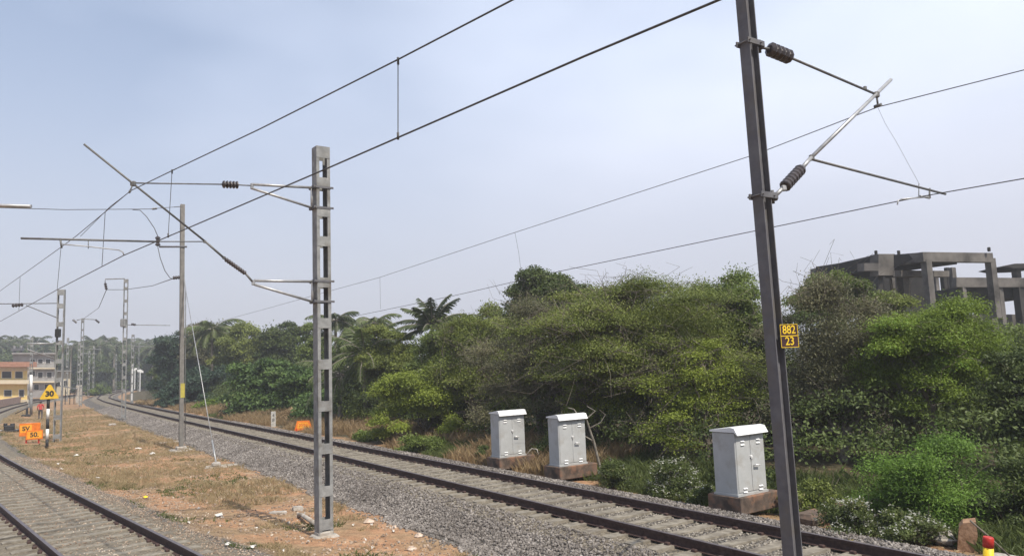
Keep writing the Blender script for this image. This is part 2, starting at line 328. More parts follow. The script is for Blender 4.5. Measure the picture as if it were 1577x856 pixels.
# ------------------------------------------------------------------ tracks
def track_frame(qf, s):
    e = .5; a = sq(s - e, qf(s - e)); b = sq(s + e, qf(s + e)); t = (b - a) / np.linalg.norm(b - a)
    return sq(s, qf(s)), t, np.array([t[1], -t[0], 0])
def make_track(qf, smin, smax, label, s_sl0, spacing, nsl, seed, dz):
    rng = random.Random(seed)
    o0, t0, n0 = track_frame(qf, s_sl0)
    root = empty('railway_track', sq(s_sl0, qf(s_sl0), 0), label=label, cat='railway track'); org = np.array(root.location)
    ss = np.concatenate([np.arange(smin, 60, 1.0), np.arange(60, 150, 2.0), np.arange(150, smax, 3.0)])
    prof = [(-.0335, -.004), (-.030, 0), (.030, 0), (.0335, -.004), (.0335, -.045), (.009, -.055), (.009, -.155), (.075, -.168), (.075, -.176), (-.075, -.176), (-.075, -.168), (-.009, -.155), (-.009, -.055), (-.0335, -.045)]
    for side in (-1, 1):
        mb = MB(); k = len(prof); vsx = []
        for s in ss:
            o, t, n = track_frame(qf, s); c = o + n * side * .871
            for (x, z) in prof: vsx.append(c + n * x + np.array([0, 0, z]))
        fs = []; mi = []
        for i in range(len(ss) - 1):
            for j in range(k):
                fs.append((i * k + j, i * k + (j + 1) % k, (i + 1) * k + (j + 1) % k, (i + 1) * k + j)); mi.append(1 if j in (0, 1, 2) else 0)
        mb.add(vsx, fs); mb.m = mi; mb.smooth = [False] * len(fs)
        mb.build('rail', [rail_side, rail_top], root, origin=org)
    # sleepers
    def sl(mb, s):
        o, t, n = track_frame(qf, s); j = rng.uniform(-.03, .03); tt = t * math.cos(j) + n * math.sin(j); nn = np.array([tt[1], -tt[0], 0])
        c = o + np.array([0, 0, -.176 - .10 + dz + rng.uniform(-.012, .006)])
        # trapezoid prismatic concrete sleeper, waisted in the middle
        out = []
        for (x, w, h) in ((-1.37, .115, .085), (-1.30, .125, .10), (-.55, .125, .10), (-.25, .11, .09), (.25, .11, .09), (.55, .125, .10), (1.30, .125, .10), (1.37, .115, .085)):
            for (yy, zz) in ((-w - .02, -.10), (-w, h), (w, h), (w + .02, -.10)): out.append(c + nn * x + tt * yy + np.array([0, 0, zz]))
        fs = [(0, 1, 2, 3), (31, 30, 29, 28)]
        for i in range(7):
            for k in range(4): fs.append((i * 4 + k, i * 4 + (k + 1) % 4, i * 4 + 4 + (k + 1) % 4, i * 4 + 4 + k))
        mb.add(out, fs, 0)
        for side in (-1, 1):
            for e in (-.115, .115):
                mb.box(c + nn * (side * .871 + e) + np.array([0, 0, .125 - dz * .5]), (.07, .10, .055), ax=(nn, tt, np.array([0, 0, 1.])), mi=1, bev=.01)
    for i in range(nsl):
        mb = MB(); sl(mb, s_sl0 + spacing * i); mb.build('sleeper', [sleeper_m, rail_side], root, origin=org)
    mb = MB(); s = s_sl0 + spacing * nsl
    while s < min(smax - 2, 190): sl(mb, s); s += spacing
    o = mb.build('sleeper', [sleeper_m, rail_side], root, origin=org); tag(o, kind='stuff')
    return root
make_track(qB, -6, 330, 'farther railway track on the raised grey ballast bank, curving away past the cabinets', 1.5, .6, 100, 1, .012)
make_track(qA, -3, 330, 'nearer railway track with dust-covered sleepers at the bottom left', 3.5, .6, 100, 2, .016)

# ------------------------------------------------------------------ ballast stones (stuff)
def rock_field(name, pts, sizes, rng, mats, seedshapes=7):
    ico = bmesh.new(); bmesh.ops.create_icosphere(ico, subdivisions=1, radius=1); bv = np.array([v.co[:] for v in ico.verts]); bf = np.array([[v.index for v in f.verts] for f in ico.faces]); ico.free()
    shapes = []
    for k in range(seedshapes):
        # chop with random planes for angular stone
        v = bv * rng.uniform(.75, 1.2, (12, 1)) * np.array([1, rng.uniform(.6, .9), rng.uniform(.45, .8)])
        shapes.append(v)
    shapes = np.array(shapes); n = len(pts)
    ch = rng.integers(0, seedshapes, n); V = shapes[ch]
    # random rotation
    q = rng.normal(size=(n, 4)); q /= np.linalg.norm(q, axis=1, keepdims=True); w, x, y, z = q.T
    Rm = np.stack([1 - 2 * (y * y + z * z), 2 * (x * y - z * w), 2 * (x * z + y * w), 2 * (x * y + z * w), 1 - 2 * (x * x + z * z), 2 * (y * z - x * w), 2 * (x * z - y * w), 2 * (y * z + x * w), 1 - 2 * (x * x + y * y)], -1).reshape(n, 3, 3)
    V = np.einsum('nij,nkj->nki', Rm, V) * sizes[:, None, None] + pts[:, None, :]
    Fc = (bf[None] + (np.arange(n) * 12)[:, None, None]).reshape(-1, 3)
    tint = np.repeat(np.clip(rng.random(n) * .75 + vnoise(pts[:, 0], pts[:, 1], .9, 3) * .28, 0, 1), 20)
    return np_mesh(name, V.reshape(-1, 3), Fc, mats, attrs={'tint': ('FACE', tint)})
def stone_mat(name, stops):
    m, t, b = newmat(name); a = nd(t, 'ShaderNodeAttribute', attribute_name='tint'); r = ramp(t, stops)
    t.links.new(a.outputs['Fac'], r.inputs[0]); t.links.new(r.outputs[0], b.inputs['Base Color']); b.inputs['Roughness'].default_value = .85; b.inputs['Specular IOR Level'].default_value = .3
    return m
rng = np.random.default_rng(5)
def scatter(n, smin, smax, ufun, far=1.6):
    s = smin + (smax - smin) * rng.random(n) ** far; u = ufun(n); return s, u
N1 = 84000
s1, u1 = scatter(N1, 2, 100, lambda n: rng.uniform(-3.35, -1.45, n))
keep = (u1 < -1.9) | (rng.random(N1) < .35); keep &= (u1 > -3.05 + (vnoise(s1, u1, .9, 4) - .5) * .8) | (rng.random(N1) < .12)
s1, u1 = s1[keep], u1[keep]
s2, u2 = scatter(16000, 3, 55, lambda n: rng.uniform(1.2, 2.55, n))
s3, u3 = scatter(16000, 3, 45, lambda n: rng.uniform(-.8, .8, n))
ph = ((s3 - 1.5) / .6) % 1.0; kk = (ph > .26) & (ph < .74) & (rng.random(len(s3)) < .8); s3, u3 = s3[kk], u3[kk]
s_ = np.concatenate([s1, s2]); u_ = np.concatenate([u1, u2]); q_ = u_ + qB(s_)
z_ = height(s_, q_); sz = rng.uniform(.018, .040, len(s_)) * (1 + s_ / 90)
pts = s_[:, None] * T_ + q_[:, None] * N_; pts[:, 2] = z_ + sz * .35
bm_ = stone_mat('granite_ballast', [(0, (.065, .055, .048)), (.4, (.135, .120, .107)), (.8, (.225, .203, .184)), (1, (.35, .32, .29))])
tag(rock_field('ballast', pts, sz, rng, bm_), kind='stuff')
# small brown stones and gravel along the near track and on the soil
qb3 = u3 + qB(s3); sz3 = rng.uniform(.014, .034, len(s3)); p3_ = s3[:, None] * T_ + qb3[:, None] * N_; p3_[:, 2] = height(s3, qb3) + sz3 * .3
s6, u6 = scatter(7000, 3, 45, lambda n: rng.uniform(-1.95, -1.2, n)); qb6 = u6 + qB(s6); sz6 = rng.uniform(.010, .026, len(s6)); p6_ = s6[:, None] * T_ + qb6[:, None] * N_; p6_[:, 2] = height(s6, qb6) + sz6 * .3
tag(rock_field('dusty_ballast', np.concatenate([p3_, p6_]), np.concatenate([sz3, sz6]), rng, stone_mat('dusty_granite', [(0, (.13, .115, .095)), (.5, (.23, .205, .17)), (1, (.36, .33, .28))])), kind='stuff')
s4 = 6 + 34 * rng.random(15000) ** 1.3; a4 = np.concatenate([rng.normal(1.7, .45, 8000), rng.uniform(-1.6, 1.2, 7000)])
q4 = a4 + qA(s4); k4 = (a4 > -.75) & (np.abs(a4 - .87) > .1); s4, q4 = s4[k4], q4[k4]
sz4 = rng.uniform(.010, .026, len(s4)); p4 = s4[:, None] * T_ + q4[:, None] * N_; p4[:, 2] = height(s4, q4) + sz4 * .3
s5 = 8 + 32 * rng.random(9000) ** 1.2; q5 = qA(s5) + 2.2 + rng.random(9000) ** 1.1 * (qB(s5) - 3.2 - qA(s5) - 2.2)
k5 = vnoise(s5, q5, 1.2, 11) > .42; s5, q5 = s5[k5], q5[k5]
sz5 = rng.uniform(.008, .03, len(s5)) * rng.choice([1, 1, 1, 1.7], len(s5)); p5 = s5[:, None] * T_ + q5[:, None] * N_; p5[:, 2] = height(s5, q5) + sz5 * .3
bm2 = stone_mat('brown_gravel', [(0, (.13, .09, .065)), (.5, (.25, .19, .14)), (.85, (.38, .30, .23)), (1, (.52, .46, .38))])
tag(rock_field('gravel', np.concatenate([p4, p5]), np.concatenate([sz4, sz5]), rng, bm2), kind='stuff')

# ------------------------------------------------------------------ vegetation builders
def leaves_np(rng, cen, rad, tintc, n, L, Wd, up=.5, shell=.5, droop=0.0, bend=False):
    """n leaves spread over clumps: cen (k,3), rad (k,3)"""
    w = (rad[:, 0] * rad[:, 1] * rad[:, 2]) ** (2 / 3); c = rng.choice(len(cen), n, p=w / w.sum())
    d = rng.normal(size=(n, 3)); d /= np.linalg.norm(d, axis=1, keepdims=True); d[:, 2] = np.where(d[:, 2] < -.3, -d[:, 2] * .6, d[:, 2])
    r = rng.random(n) ** shell * (1 + .18 * rng.normal(size=n).clip(-1.5, 2.0))
    p = cen[c] + d * r[:, None] * rad[c]
    nm = rng.normal(size=(n, 3)); nm /= np.linalg.norm(nm, axis=1, keepdims=True); nm += np.array([0, 0, up]) + d * .45; nm /= np.linalg.norm(nm, axis=1, keepdims=True)
    a = np.cross(nm, rng.normal(size=(n, 3))); a /= np.linalg.norm(a, axis=1, keepdims=True)
    a[:, 2] -= droop; a /= np.linalg.norm(a, axis=1, keepdims=True); b = np.cross(nm, a); b /= np.linalg.norm(b, axis=1, keepdims=True)
    ll = L * rng.uniform(.6, 1.35, (n, 1)); ww = Wd * rng.uniform(.6, 1.35, (n, 1))
    V = np.stack([p - a * ll * .5, p + b * ww * .5 - a * ll * .08, p + a * ll * .5, p - b * ww * .5 - a * ll * .08], 1).reshape(-1, 3)
    Fc = np.arange(n * 4).reshape(n, 4)
    tint = np.clip(tintc[c] * .6 + rng.random(n) * .5 - .05, 0, 1)
    return V, Fc, tint
def clumps_for(rng, R, k, style):
    """clump centres in a crown of radii R (centre origin)"""
    if style == 'layer':
        ang = rng.uniform(0, 2 * math.pi, k); zz = rng.uniform(-.8, 1, k); rr = np.sqrt(1 - np.clip(zz, -.5, .97) ** 2) * rng.uniform(.45, 1.0, k)
        c = np.stack([np.cos(ang) * rr, np.sin(ang) * rr, zz], 1) * R * .86
        rad = np.stack([rng.uniform(.16, .34, k) * R[0], rng.uniform(.16, .34, k) * R[1], rng.uniform(.14, .32, k) * R[2] * 1.15], 1)
    else:
        d = rng.normal(size=(k, 3)); d /= np.linalg.norm(d, axis=1, keepdims=True); d[:, 2] = np.where(d[:, 2] < -.6, -d[:, 2], d[:, 2])
        c = d * R * rng.uniform(.35, .92, (k, 1)); m = min(R)
        rad = np.stack([rng.uniform(.28, .50, k) * m, rng.uniform(.28, .50, k) * m, rng.uniform(.20, .38, k) * m], 1)
    return c, rad
def branch(rng, mb, a, b, r0, r1, n=4, wob=.12, seg=6, sag=0.0):
    a = np.asarray(a, float); b = np.asarray(b, float); L = np.linalg.norm(b - a); pts = []
    for i in range(n + 1):
        f = i / n; p = a + (b - a) * f + np.array([0, 0, math.sin(f * math.pi) * L * sag])
        if 0 < i < n: p = p + rng.normal(size=3) * L * wob / n
        pts.append(p)
    mb.tube(pts, [r0 + (r1 - r0) * (i / n) ** .8 for i in range(n + 1)], seg, cap=False)
    return pts
def tree_at(name, label, cat, base, zc, R, mat, barkm, seed, nleaf, L, Wd, k=26, style='round', trunk_r=.16, twigs=120, up=.5, shell=.5, group=None, droop=0., low=None, tw_out=1.0, lean=0.0):
    rng = np.random.default_rng(seed); R = np.array(R, float); base = np.asarray(base, float)
    root = empty(name, base, 0, label, cat, group)
    c0 = np.array([lean, 0, zc - base[2]])
    cen, rad = clumps_for(rng, R, k, style); tc_ = rng.random(k)
    if low: # some low hanging clumps
        kk = low; a = rng.uniform(0, 6.28, kk); cl = np.stack([np.cos(a) * R[0] * .75, np.sin(a) * R[1] * .75, -R[2] * rng.uniform(.6, 1.0, kk)], 1)
        cen = np.concatenate([cen, cl]); rad = np.concatenate([rad, rad[:kk]]); tc_ = np.concatenate([tc_, rng.random(kk)])
    cen = cen + c0
    # a third of the leaves fill the whole crown between the clumps, with an uneven edge
    nx_ = 26; dx_ = rng.normal(size=(nx_, 3)); dx_ /= np.linalg.norm(dx_, axis=1, keepdims=True); cx_ = dx_ * R * rng.uniform(.15, .68, (nx_, 1)) + c0
    rx_ = np.stack([rng.uniform(.30, .46, nx_) * R[0], rng.uniform(.30, .46, nx_) * R[1], rng.uniform(.24, .42, nx_) * R[2]], 1)
    V, Fc, ti = leaves_np(rng, cen, rad, tc_, int(nleaf * 1.9), L * .84, Wd * .86, up, shell, droop)
    V2, F2, t2 = leaves_np(rng, cx_, rx_, rng.random(nx_) * .8, int(nleaf * (.45 if style == 'layer' else .9)), L * .84, Wd * .86, .3, .6, droop)
    F2 = F2 + len(V); V = np.concatenate([V, V2]); Fc = np.concatenate([Fc, F2]); ti = np.concatenate([ti, t2])
    np_mesh('crown', V, Fc, mat, root, attrs={'tint': ('FACE', ti)})
    mb = MB(); fork = np.array([rng.normal() * .1, rng.normal() * .1, max(.4, (c0[2] - R[2] * .75) * .7)])
    branch(rng, mb, (0, 0, -.15), fork, trunk_r, trunk_r * .75, 4, .12, 8)
    nl = min(len(cen), 22); order = rng.permutation(len(cen))[:nl]; ends = []
    for j, ci in enumerate(order):
        e = cen[ci]; st = fork if j < 7 or not ends else ends[rng.integers(0, len(ends))]
        pts = branch(rng, mb, st, e, trunk_r * (.5 if j < 7 else .25), .012, 6, .35, 5, sag=.10)
        ends.append(pts[3]); ends.append(pts[4])
    for j in range(int(twigs * .9)):
        ci = rng.integers(0, len(cen)); e = cen[ci] + rng.normal(size=3).clip(-1.6, 1.3) * rad[ci] * (1.15 if style == 'layer' else .8) * tw_out; st = cen[ci] + rng.normal(size=3) * rad[ci] * .35
        branch(rng, mb, st, e, .011, .004, 4, .5, 3)
    mb.build('trunk', barkm, root, recalc=False)
    return root
def tree_px(name, label, cat, px, ytop, ybot, hw, D, *a, ry=None, **kw):
    """crown between photo rows ytop..ybot, half-width hw pixels, at forward distance D"""
    top = at(px, ytop, D); bot = at(px, ybot, D); m = D / F0
    b = at(px, 600, D); b[2] = gz(b); rz = (top[2] - bot[2]) / 2 / 1.0; rx = hw * m * 1.05
    return tree_at(name, label, cat, b, (top[2] + bot[2]) / 2, (rx, ry or rx * .68, rz * .92), *a, **kw)

def palm_meshes(seed, nf, fl, nleaf, Lf, Wf, upr=.9):
    """fronds as one mesh at origin: returns V,F,tint and rachis MB"""
    rng = np.random.default_rng(seed); V = []; T = []; mb = MB()
    for i in range(nf):
        az = i * 2.39996 + rng.uniform(-.2, .2); el = upr * (1 - (i / nf) ** 1.0 * (1.45 if upr < 1.45 else 1.1)) + rng.uniform(-.12, .12)
        L = fl * rng.uniform(.85, 1.1); p = np.zeros(3); pts = [p.copy()]; e = el; seg = 12
        for k in range(seg):
            e -= (.09 + .07 * k / seg) * (1.25 - .4 * upr); d = np.array([math.cos(az) * math.cos(e), math.sin(az) * math.cos(e), math.sin(e)])
            p = p + d * L / seg; pts.append(p.copy())
        pts = np.array(pts); mb.tube(pts, [.045 * (1 - k / (seg + 1)) + .006 for k in range(seg + 1)], 4, cap=False)
        tt = rng.random()
        side = np.array([-math.sin(az), math.cos(az), 0])
        for k in range(nleaf):
            f = .14 + .86 * k / nleaf; j = min(int(f * seg), seg - 1); g = f * seg - j; q = pts[j] * (1 - g) + pts[j + 1] * g
            d = pts[j + 1] - pts[j]; d /= np.linalg.norm(d); ln = Lf * math.sin(math.pi * min(1, .25 + f * .72)) ** .6
            for sd in (-1, 1):
                a = side * sd * .75 + d * .55 + np.array([0, 0, -.45 + rng.uniform(-.2, .15)]) + rng.normal(size=3) * .08; a /= np.linalg.norm(a)
                w = np.cross(a, [0, 0, 1.]) * .3 + d * .9; w /= np.linalg.norm(w); l = ln * rng.uniform(.8, 1.1)
                V += [q - w * Wf, q + w * Wf, q + a * l * .6 + w * Wf * .8 + np.array([0, 0, -.03 * l]), q + a * l + np.array([0, 0, -.12 * l])]
                T.append(np.clip(tt * .5 + rng.random() * .5, 0, 1))
    V = np.array(V); return V, np.arange(len(V)).reshape(-1, 4), np.array(T), mb
def palm(label, base, h, seed, mat, nf=18, fl=3.2, nleaf=30, Lf=.75, Wf=.022, lean=(0, 0), group=None, upr=.9, name='palm_tree', r=.14):
    root = empty(name, base, 0, label, 'palm tree', group)
    V, Fc, T, mb = palm_meshes(seed, nf, fl, nleaf, Lf, Wf, upr); top = np.array([lean[0], lean[1], h])
    cr = np_mesh('crown', V + top, Fc, mat, root, attrs={'tint': ('FACE', T)})
    t = MB(); pts = [np.array([lean[0] * f ** 1.6, lean[1] * f ** 1.6, -.1 + (h + .1) * f]) for f in np.linspace(0, 1, 8)]
    t.tube(pts, [r * (1.3 - .5 * f) for f in np.linspace(0, 1, 8)], 8)
    t.v += [tuple(np.array(v) + top) for v in mb.v]; o = len(t.v) - len(mb.v)
    t.f += [tuple(i + o for i in f) for f in mb.f]; t.m += mb.m; t.smooth += mb.smooth
    t.build('trunk', palm_bark, root, recalc=False)
    return root
def bush_at(name, label, base, R, mat, seed, n, L, Wd, k=16, cat='shrub', up=.4, flowers=0, group=None, stems=30, z0=.45, droop=0., shell=.5):
    rng = np.random.default_rng(seed); R = np.array(R, float); root = empty(name, base, 0, label, cat, group)
    d = rng.normal(size=(k, 3)); d /= np.linalg.norm(d, axis=1, keepdims=True); d[:, 2] = np.abs(d[:, 2])
    cen = d * R * rng.uniform(.3, .85, (k, 1)); cen[:, 2] = np.maximum(cen[:, 2], R[2] * .12); m = min(R[0], R[1], R[2])
    rad = np.stack([rng.uniform(.28, .5, k) * m, rng.uniform(.28, .5, k) * m, rng.uniform(.22, .42, k) * m], 1)
    V, Fc, ti = leaves_np(rng, cen, rad, rng.random(k), n, L, Wd, up, shell, droop); V[:, 2] = np.maximum(V[:, 2], .0)
    np_mesh('foliage', V, Fc, mat, root, attrs={'tint': ('FACE', ti)})
    mb = MB()
    for i in range(stems):
        ci = rng.integers(0, k); branch(rng, mb, rng.normal(size=3) * [R[0] * .2, R[1] * .2, 0], cen[ci] + rng.normal(size=3) * rad[ci] * .8, .014, .005, 4, .3, 4)
    mb.build('stem', bark, root, recalc=False)
    if flowers:
        ff = np.zeros((flowers, 3)); ci = rng.integers(0, k, flowers); dd = rng.normal(size=(flowers, 3)); dd[:, 2] = np.abs(dd[:, 2]) * 1.4; dd /= np.linalg.norm(dd, axis=1, keepdims=True)
        ff = cen[ci] + dd * rad[ci] * 1.05
        # each head: small cluster of petals
        rr = np.repeat(ff, 7, 0) + rng.normal(size=(flowers * 7, 3)) * .028; z = np.zeros((len(rr), 3)) + .001
        V, Fc, ti = leaves_np(rng, rr, z, rng.random(len(rr)), flowers * 9, .035, .035, 1.2)
        np_mesh('flower_heads', V, Fc, flower_m, root, attrs={'tint': ('FACE', ti)})
    return root
flower_m = leaf_mat('white_flowers', (.28, .29, .24), (.48, .48, .42), .2)
lm_lime = leaf_mat('lime_leaves', (.13, .17, .026), (.28, .34, .055), .35, (.24, .27, .06))
lm_olive = leaf_mat('olive_leaves', (.105, .135, .030), (.225, .265, .062), .3, (.19, .18, .08))
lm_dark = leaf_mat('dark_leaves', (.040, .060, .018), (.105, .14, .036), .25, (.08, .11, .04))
lm_mid = leaf_mat('mid_leaves', (.075, .105, .026), (.17, .225, .05), .3, (.14, .18, .06))
lm_grey = leaf_mat('dry_grey_leaves', (.080, .085, .045), (.20, .195, .105), .3, (.22, .20, .12))
lm_bright = leaf_mat('bright_feathery_leaves', (.080, .120, .016), (.19, .265, .034), .35, (.15, .28, .04))
lm_shrub = leaf_mat('vivid_feathery_leaves', (.070, .130, .020), (.155, .265, .04), .35, (.20, .30, .07))
lm_broad = leaf_mat('broad_glossy_leaves', (.030, .060, .020), (.12, .19, .05), .25, (.20, .25, .09))
lm_blue = leaf_mat('blue_green_leaves', (.022, .045, .028), (.06, .10, .06), .25, (.12, .16, .11))
lm_palm = leaf_mat('palm_fronds', (.045, .065, .022), (.125, .160, .052), .25, (.14, .14, .06))
lm_palm_d = leaf_mat('dark_palm_fronds', (.035, .050, .022), (.085, .110, .045), .25, (.12, .125, .06))
lm_straw = leaf_mat('straw_grass', (.22, .165, .09), (.44, .35, .205), .3, (.52, .44, .28))
lm_rust = leaf_mat('rusty_dry_weed', (.19, .13, .070), (.38, .28, .155), .3, (.46, .36, .21))
lm_weed = leaf_mat('green_weed', (.055, .075, .022), (.13, .165, .05), .3, (.22, .21, .09))
# ------------------------------------------------------------------ overhead line masts
Z3 = np.array([0, 0, 1.])
def unit(v): v = np.asarray(v, float); return v / np.linalg.norm(v)
def insulator(name, a, b, parent, org, r=.07, core=.022, sheds=6, mat=None):
    a = np.asarray(a, float); b = np.asarray(b, float); mb = MB(); n = sheds * 4; pts = []; rs = []
    pts.append(a); rs.append(core)
    for i in range(sheds):
        f0 = (i + .12) / sheds; f1 = (i + .35) / sheds; f2 = (i + .62) / sheds; f3 = (i + .88) / sheds
        for f, r_ in ((f0, core * 1.3), (f1, r), (f2, r * .92), (f3, core * 1.3)): pts.append(a + (b - a) * f); rs.append(r_)
    pts.append(b); rs.append(core); mb.tube(pts, rs, 10, sm=False)
    return mb.build(name, mat or insul, parent, origin=org)
def part(name, parent, org, mats, fn):
    mb = MB(); fn(mb); return mb.build(name, mats, parent, origin=org)
def text_mesh(body, size, c, X, Y, mat, name, parent, org, depth=.004, bold=.0, sx=1.0):
    cu = bpy.data.curves.new('lettering', 'FONT'); cu.body = body; cu.size = size; cu.align_x = 'CENTER'; cu.align_y = 'CENTER'; cu.extrude = depth / 2; cu.offset = bold
    to = bpy.data.objects.new('lettering', cu); COL.objects.link(to); bpy.context.view_layer.update()
    me = bpy.data.meshes.new_from_object(to.evaluated_get(bpy.context.evaluated_depsgraph_get()))
    bpy.data.objects.remove(to); bpy.data.curves.remove(cu)
    X = unit(X); Y = unit(Y); Zn = np.cross(X, Y); c = np.asarray(c, float) - np.asarray(org, float)
    Mx = Matrix(((X[0] * sx, Y[0], Zn[0], c[0]), (X[1] * sx, Y[1], Zn[1], c[1]), (X[2] * sx, Y[2], Zn[2], c[2]), (0, 0, 0, 1))); me.transform(Mx)
    me.materials.clear(); me.materials.append(mat); o = bpy.data.objects.new(name, me); return link(o, parent)
def hbeam(mb, a, b, X, Y, w, d, tf=.012, tw=.009, mi=0):
    """I/H section from a to b, flanges normal to X (spaced d), flange width w along Y"""
    a = np.asarray(a, float); b = np.asarray(b, float); c = (a + b) / 2; L = np.linalg.norm(b - a); Zv = unit(b - a)
    X = unit(X - Zv * np.dot(X, Zv)); Y = unit(np.cross(Zv, X))
    for sgn in (-1, 1): mb.box(c + X * sgn * (d / 2 - tf / 2), (tf, w, L), ax=(X, Y, Zv), mi=mi)
    mb.box(c, (d - 2 * tf - .001, tw, L - .002), ax=(X, Y, Zv), mi=mi)

# --- near dark mast (in front, cut by the frame) with its cantilever towards the farther track
m0 = P(1221, 856, 1.62)                               # guess refined below on q = 7.25
def on_q(px, py, q): return onplane(px, py, sq(0, q), N_)
a0 = on_q(1221, 856, 7.2); a1 = on_q(1147, 0, 7.2); dirm = unit(a1 - a0)
base0 = a0 + dirm * ((gz(a0) - .1 - a0[2]) / dirm[2]); top0 = a0 + dirm * ((8.1 - a0[2]) / dirm[2])
root = empty('catenary_mast', base0, label='dark grey steel H-beam mast in the foreground carrying the yellow-lettered number plate', cat='mast'); O = base0
part('mast_post', root, O, galv_dark, lambda mb: hbeam(mb, base0, top0, N_, T_, .152, .152))
part('foundation', root, O, concrete, lambda mb: mb.box(base0 + Z3 * .06, (.7, .7, .35), rz=math.atan2(N_[1], N_[0]), bev=.04))
pl_n = T_                                              # cantilever plane normal
def c0(px, py): return onplane(px, py, base0, pl_n)
def postat(y):                                         # mast axis at the height seen at row y
    z = c0(1147 + (1221 - 1147) * y / 856, y)[2]; return base0 + dirm * ((z - base0[2]) / dirm[2])
up_ = postat(62); lo_ = postat(300)
def clampfit(mb, c):
    for sg in (-1, 1):
        mb.box(c + T_ * sg * .085 + N_ * .03, (.30, .022, .07), ax=(N_, T_, Z3), bev=.004)
        mb.tube([c - T_ * .12 + N_ * sg * .10, c + T_ * .12 + N_ * sg * .10], .011, 6)
    mb.box(c + N_ * .17, (.05, .16, .10), ax=(N_, T_, Z3), bev=.008); mb.tube([c + N_ * .20 - Z3 * .07, c + N_ * .20 + Z3 * .09], .02, 8)
part('bracket_clamp', root, O, galv_dark, lambda mb: clampfit(mb, up_)); part('bracket_clamp', root, O, galv_dark, lambda mb: clampfit(mb, lo_))
i0, i1, st1 = c0(1185, 76), c0(1217, 89), c0(1350, 146)
part('stay_tube', root, O, dark_tube, lambda mb: (mb.tube([up_ + N_ * .2, i0], .018, 8), mb.tube([i1, st1], .0165, 8), mb.box(c0(1332, 136), (.04, .04, .05), bev=.005)))
insulator('insulator', i0, i1, root, O, r=.092, core=.05, sheds=5)
j0, j1, j2 = c0(1208, 288), c0(1234, 260), c0(1372, 123)
insulator('insulator', j0, j1, root, O, r=.075, core=.05, sheds=7)
part('bracket_tube', root, O, steel_tube, lambda mb: mb.tube([lo_ + N_ * .2, j0], .026, 8))
part('bracket_tube', root, O, steel_tube, lambda mb: (mb.tube([j1, c0(1249, 243)], .027, 8), mb.tube([c0(1249, 243), j2], .0245, 10), mb.box(c0(1207, 290), (.06, .06, .07), bev=.01)))
part('fitting', root, O, dark_tube, lambda mb: (mb.box(st1, (.075, .05, .085), bev=.012), mb.tube([st1, c0(1352, 163)], .013, 6), mb.tube([c0(1352, 163) - T_ * .05, c0(1352, 163) + T_ * .05], .024, 8)))
part('register_tube', root, O, dark_tube, lambda mb: (mb.box(c0(1250, 243), (.06, .05, .075), bev=.01), mb.tube([c0(1252, 246), c0(1456, 299)], .017, 8), mb.tube([c0(1432, 290), c0(1431, 306)], .012, 6), mb.box(c0(1431, 303), (.035, .035, .05), bev=.005), mb.tube([c0(1415, 283), c0(1415, 303)], .006, 5)))
part('steady_arm', root, O, steel_tube, lambda mb: (mb.tube([c0(1431, 303), c0(1388, 307)], .011, 6), mb.tube([c0(1388, 307), c0(1383, 309), c0(1382, 315)], .010, 6), mb.tube([c0(1431, 305), c0(1417, 302)], .014, 6)))
part('stay_wire', root, O, wire_mat, lambda mb: mb.tube([c0(1352, 166), c0(1363, 190), c0(1380, 218), c0(1404, 262), c0(1416, 284)], .0022, 4))
# number plate: two stacked black plates with yellow border and digits, bolted to the right side of the mast
pc = onplane(1215.5, 517, base0 - T_ * .10 + N_ * .10, unit(T_ - N_ * .3)); pX = unit(np.array([1.0, .06, 0])); pY = unit(Z3 - pX * 0); pN = unit(np.cross(pX, pY))
mpx = np.dot(pc, [0, 1, 0]) / F0
plate = MB(); plw, plh = 27.5 * mpx, 35.5 * mpx
part('plate_bracket', root, O, galv_dark, lambda mb: mb.box(pc - pN * .035 - pX * .03, (.16, .04, .03), ax=(pX, pN, pY)))
po = part('number_plate', root, O, [plate_m], lambda mb: mb.box(pc, (plw, .004, plh), ax=(pX, pN, pY)))
def border(mb):
    for (x, z, w, h) in ((0, .49, 1, .022), (0, -.49, 1, .022), (-.488, 0, .026, .955), (.488, 0, .026, .955), (0, .0, .95, .035)):
        mb.box(pc + pX * x * plw + pY * z * plh + pN * .0035, (w * plw, .003, h * plh), ax=(pX, pN, pY))
mbx = MB(); border(mbx); ob = mbx.build('border', yellow_m, po, origin=O)
text_mesh('882', plh * .50, pc + pY * plh * .25 + pN * .004, pX, pY, yellow_m, 'digits', po, O, bold=.0012, sx=.78)
text_mesh('23', plh * .50, pc - pY * plh * .24 + pN * .004, pX, pY, yellow_m, 'digits', po, O, bold=.0012, sx=.82)

